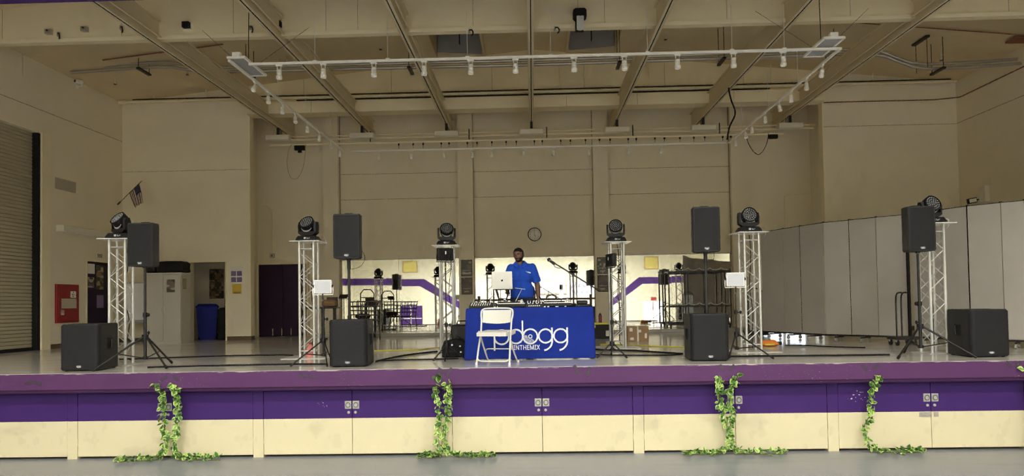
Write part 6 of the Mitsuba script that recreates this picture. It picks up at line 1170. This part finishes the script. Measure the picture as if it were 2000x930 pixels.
out += 0.0085 * g2(0, -0.0545, 0.022, 0.0055) + 0.0090 * g2(0, -0.068, 0.019, 0.0065) - 0.006 * g2(0, -0.0612, 0.024, 0.0026) + 0.008 * g2(0, -0.100, 0.022, 0.016) + 0.004 * (g2(0.045, -0.025, 0.02, 0.02) + g2(-0.045, -0.025, 0.02, 0.02)) - 0.003 * g2(0, -0.083, 0.02, 0.006)
P_[:, 1] -= out
head0 = tm(P_, hs.faces)
HR = trimesh.transformations.concatenate_matrices(trimesh.transformations.translation_matrix(HC_), trimesh.transformations.rotation_matrix(math.radians(-20), (0, 0, 1)), trimesh.transformations.rotation_matrix(math.radians(12), (1, 0, 0)), trimesh.transformations.rotation_matrix(math.radians(-5), (0, 1, 0)))
def hp(m): m = m.copy(); m.apply_transform(HR); return m
ears = []
for s in (-1, 1):
    e = trimesh.creation.icosphere(3, 1.0); v = e.vertices; v *= [0.010, 0.020, 0.031]; v[:, 1] += 0.004 * (v[:, 2] / 0.031); v[:, 0] -= 0.004 * s * np.exp(-((v[:, 1] / 0.010) ** 2 + (v[:, 2] / 0.016) ** 2)) ; ears.append(mv(tm(v, e.faces), s * 0.077, 0.012, -0.008))
bm_ = to_m3(body_t) + to_m3(hp(head0))
for e in ears: bm_ = bm_ + to_m3(hp(e))
for h_ in hands_m: bm_ = bm_ + to_m3(h_)
bmm = bm_.to_mesh(); BODY = tm(bmm.vert_properties[:, :3], bmm.tri_verts)
MAN = Proto()
MAN.add('body', BODY, 'skin', 45)
def subset(mask, off, grow=None):
    fmask = mask[hs.faces].all(1); n = trimesh.Trimesh(P_, hs.faces, process=False).vertex_normals; o = off if np.isscalar(off) else off[:, None]
    f = hs.faces[fmask]; used = np.unique(f); remap = -np.ones(len(P_), int); remap[used] = np.arange(len(used)); va = (P_ + n * o)[used]; vb = (P_ - n * 0.003)[used]; fo = remap[f]; k = len(va)
    ed = np.sort(np.vstack([fo[:, [0, 1]], fo[:, [1, 2]], fo[:, [2, 0]]]), 1); dirs = np.vstack([fo[:, [0, 1]], fo[:, [1, 2]], fo[:, [2, 0]]]); uq, inv, cnt = np.unique(ed, axis=0, return_inverse=True, return_counts=True); bd = dirs[cnt[inv.ravel()] == 1]
    side = np.vstack([[[a, a + k, b + k], [a, b + k, b]] for a, b in bd]) if len(bd) else np.zeros((0, 3), int)
    return hp(tm(np.vstack([va, vb]), np.vstack([fo, fo[:, ::-1] + k, side])))
hairline = 0.067 - 0.020 * np.clip(np.abs(X_) / 0.06, 0, 1) ** 3
hair = (Z_ > np.where(P_[:, 1] < -0.02, hairline, np.where(P_[:, 1] < 0.005, 0.018, np.where(P_[:, 1] < 0.035, 0.02, -0.050))))
MAN.add('hair', subset(hair, 0.0038 + 0.0022 * meshkit.noise(P_ * 160, 3)), 'hair_black', 60)
lipz = (np.abs(X_) < 0.024) & (Z_ > -0.076) & (Z_ < -0.050)
beard = (P_[:, 1] < 0.005) & (((Z_ < -0.066) & (Z_ > -0.125)) | ((np.abs(X_) > 0.030) & (Z_ < -0.040)) | ((Z_ < -0.040) & (Z_ > -0.050) & (np.abs(X_) < 0.034)) | ((P_[:, 1] > -0.030) & (P_[:, 1] < 0.0) & (Z_ < 0.02))) & ~lipz
MAN.add('beard', subset(beard, 0.0028 + 0.0022 * meshkit.noise(P_ * 190, 5)), 'hair_black', 60)
MAN.add('lips', subset((np.abs(X_) < 0.022 * (1 - np.abs((Z_ + 0.061) / 0.03) ** 2)) & (Z_ > -0.072) & (Z_ < -0.0515) & (y < 0), 0.0008), 'lips', 60)
for s in (-1, 1):
    ey = MAN.add('eye', hp(mv(trimesh.creation.icosphere(2, 0.0105), s * 0.031, -0.0705, 0.0085)), 'eye_white', True)
    MAN.add('iris', hp(mv(trimesh.creation.icosphere(2, 0.0055), s * 0.031 - 0.002, -0.0767, 0.006)), 'black_gloss', True, parent=ey)
    a = hp(mv(trimesh.creation.icosphere(2, 0.0116).slice_plane((0, 0, 0.0005), (0, 0, 1)), s * 0.031, -0.0705, 0.009)); MAN.add('eyelid', a, 'skin', True)
    MAN.add('eyebrow', hp(tube([(s * 0.015, -0.0945, 0.029), (s * 0.030, -0.0915, 0.034), (s * 0.047, -0.079, 0.029)], [0.003, 0.0035, 0.002], 6)), 'hair_black')
# polo shirt
sl = [caps(SHL - A3(0.02, 0, -0.005), SHL + (ELL_ - SHL) * 0.72, 0.070, 0.072), caps(SHR - A3(-0.02, 0, -0.005), SHR + (ELR - SHR) * 0.72, 0.070, 0.072)]
sh = sl + [ell((0, 0.0, 1.24), (0.190, 0.128, 0.205)), ell((0, -0.005, 1.02), (0.185, 0.138, 0.19)), caps(A3(-0.12, 0, 1.35), A3(0.12, 0, 1.355), 0.068, 0.068), caps(A3(-0.015, 0.0, 1.36), A3(-0.018, 0.0, 1.395), 0.098, 0.078), caps(A3(-0.03, 0.01, 1.40), SHL + A3(-0.01, 0, 0.0), 0.062, 0.062), caps(A3(0.0, 0.01, 1.40), SHR + A3(0.01, 0, 0.0), 0.062, 0.062)]
m = sh[0]
for k in sh[1:]: m = m + k
hem = m3.Manifold.batch_hull([ell((0, 0, 0.90), (0.185, 0.135, 0.03)), ell((0, 0, 1.05), (0.185, 0.138, 0.03))]); m = m + hem
m = m.refine_to_length(0.02).to_mesh(); t = trimesh.Trimesh(m.vert_properties[:, :3], m.tri_verts, process=True); trimesh.smoothing.filter_taubin(t, lamb=0.5, nu=0.53, iterations=10)
v = t.vertices.copy(); n = t.vertex_normals; fold = (meshkit.fbm(v * np.array([11, 11, 5.0]), 3, 7) - 0.5) * 0.016 * np.clip((1.36 - v[:, 2]) / 0.25, 0, 1); v += n * fold[:, None]
SHM = to_m3(tm(v, t.faces))
SHM = SHM - m3.Manifold.cylinder(0.3, 0.062, 0.085, 28).rotate([14, 0, 0]).translate([-0.02, -0.010, 1.400])
for S0_, E0_ in ((SHL, ELL_), (SHR, ELR)):     # sleeves end cleanly
    d = (E0_ - S0_) / np.linalg.norm(E0_ - S0_); c = S0_ + (E0_ - S0_) * 0.80
    SHM = SHM.trim_by_plane([0, 0, 1], 0.885) if False else SHM
    blk = caps(c + d * 0.065, c + d * 0.12, 0.088, 0.088); SHM = SHM - blk
sm_ = SHM.to_mesh(); MAN.add('polo_shirt', tm(sm_.vert_properties[:, :3], sm_.tri_verts), 'polo_blue', 50)
cr = [( -0.019 + 0.074 * math.cos(a), -0.010 + 0.070 * math.sin(a), 1.462 + 0.020 * math.sin(a) - 0.030 * max(0.0, -math.sin(a) - 0.5) / 0.5) for a in np.linspace(-math.pi / 2 + 0.30, 1.5 * math.pi - 0.30, 30)]
V, F = [], []
for i, p in enumerate(cr):
    p = np.array(p); o = np.array([p[0] + 0.019, p[1] + 0.01, 0]); o /= np.linalg.norm(o)
    drop = 0.030 + 0.022 * math.exp(-(min(i, 29 - i) / 4.0) ** 2)
    V += [p - o * 0.006 + [0, 0, 0.004], p + o * 0.006 + [0, 0, 0.010], p + o * 0.044 - [0, 0, drop], p + o * 0.034 - [0, 0, drop + 0.004]]
for i in range(len(cr) - 1):
    for j in range(4): a, b = i * 4 + j, i * 4 + (j + 1) % 4; F += [[a, a + 4, b + 4], [a, b + 4, b]]
MAN.add('collar', tm(V, F), 'polo_blue', 40)
MAN.add('placket', mv(rot(cbox(-0.015, 0.015, -0.004, 0.002, -0.14, 0.0, 0.001), -8, (1, 0, 0)), -0.012, -0.116, 1.375), 'polo_blue')
for i in range(2): MAN.add('button', mv(rot(lathe([(0, 0.003), (0.005, 0.003), (0.005, 0)], 8), 90, (1, 0, 0)), -0.012, -0.118 - 0.008 * i, 1.325 - 0.05 * i), 'white_plastic')
def shirt_y(px, pz):
    hit = tm(sm_.vert_properties[:, :3], sm_.tri_verts); v = hit.vertices; k = np.argmin((v[:, 0] - px) ** 2 + (v[:, 2] - pz) ** 2 + np.where(v[:, 1] < 0, 0, 9)); return v[k, 1]
yy = shirt_y(0.10, 1.285)
MAN.add('chest_emblem', cat([mv(rot(box(-0.006, 0.006, -0.004, 0.004, -0.010 - 0.003 * (i % 2), 0.010), 12, (0, 1, 0)), 0.075 + i * 0.016, yy - 0.003 + 0.004 * i, 1.300 - 0.004 * i) for i in range(5)]), 'logo_white', False, kind='stuff', label='small white embroidered lettering on the chest')
tr = [ell((0, 0.0, 0.90), (0.178, 0.128, 0.09))]
for h_, k_, a_ in zip(HIPS, KN, AN): tr += [caps(h_, k_, 0.098, 0.072), caps(k_, a_ + A3(0, 0, 0.02), 0.072, 0.060)]
MAN.add('trousers', meld(tr, 0.03, 6), 'denim', 45)
for a_ in AN:
    p = a_.copy(); MAN.add('shoe', meld([m3.Manifold.batch_hull([ell((p[0], p[1] + 0.02, 0.045), (0.045, 0.06, 0.045)), ell((p[0], p[1] - 0.14, 0.035), (0.047, 0.07, 0.034))]), ell((p[0], p[1], 0.09), (0.05, 0.06, 0.05))], 0.02, 4), 'black_plastic', 45)
place('person', MAN, 'bearded man in a royal blue polo shirt standing behind the blue table', 'person', T=TR(-0.165, 11.33, STAGE, 0))
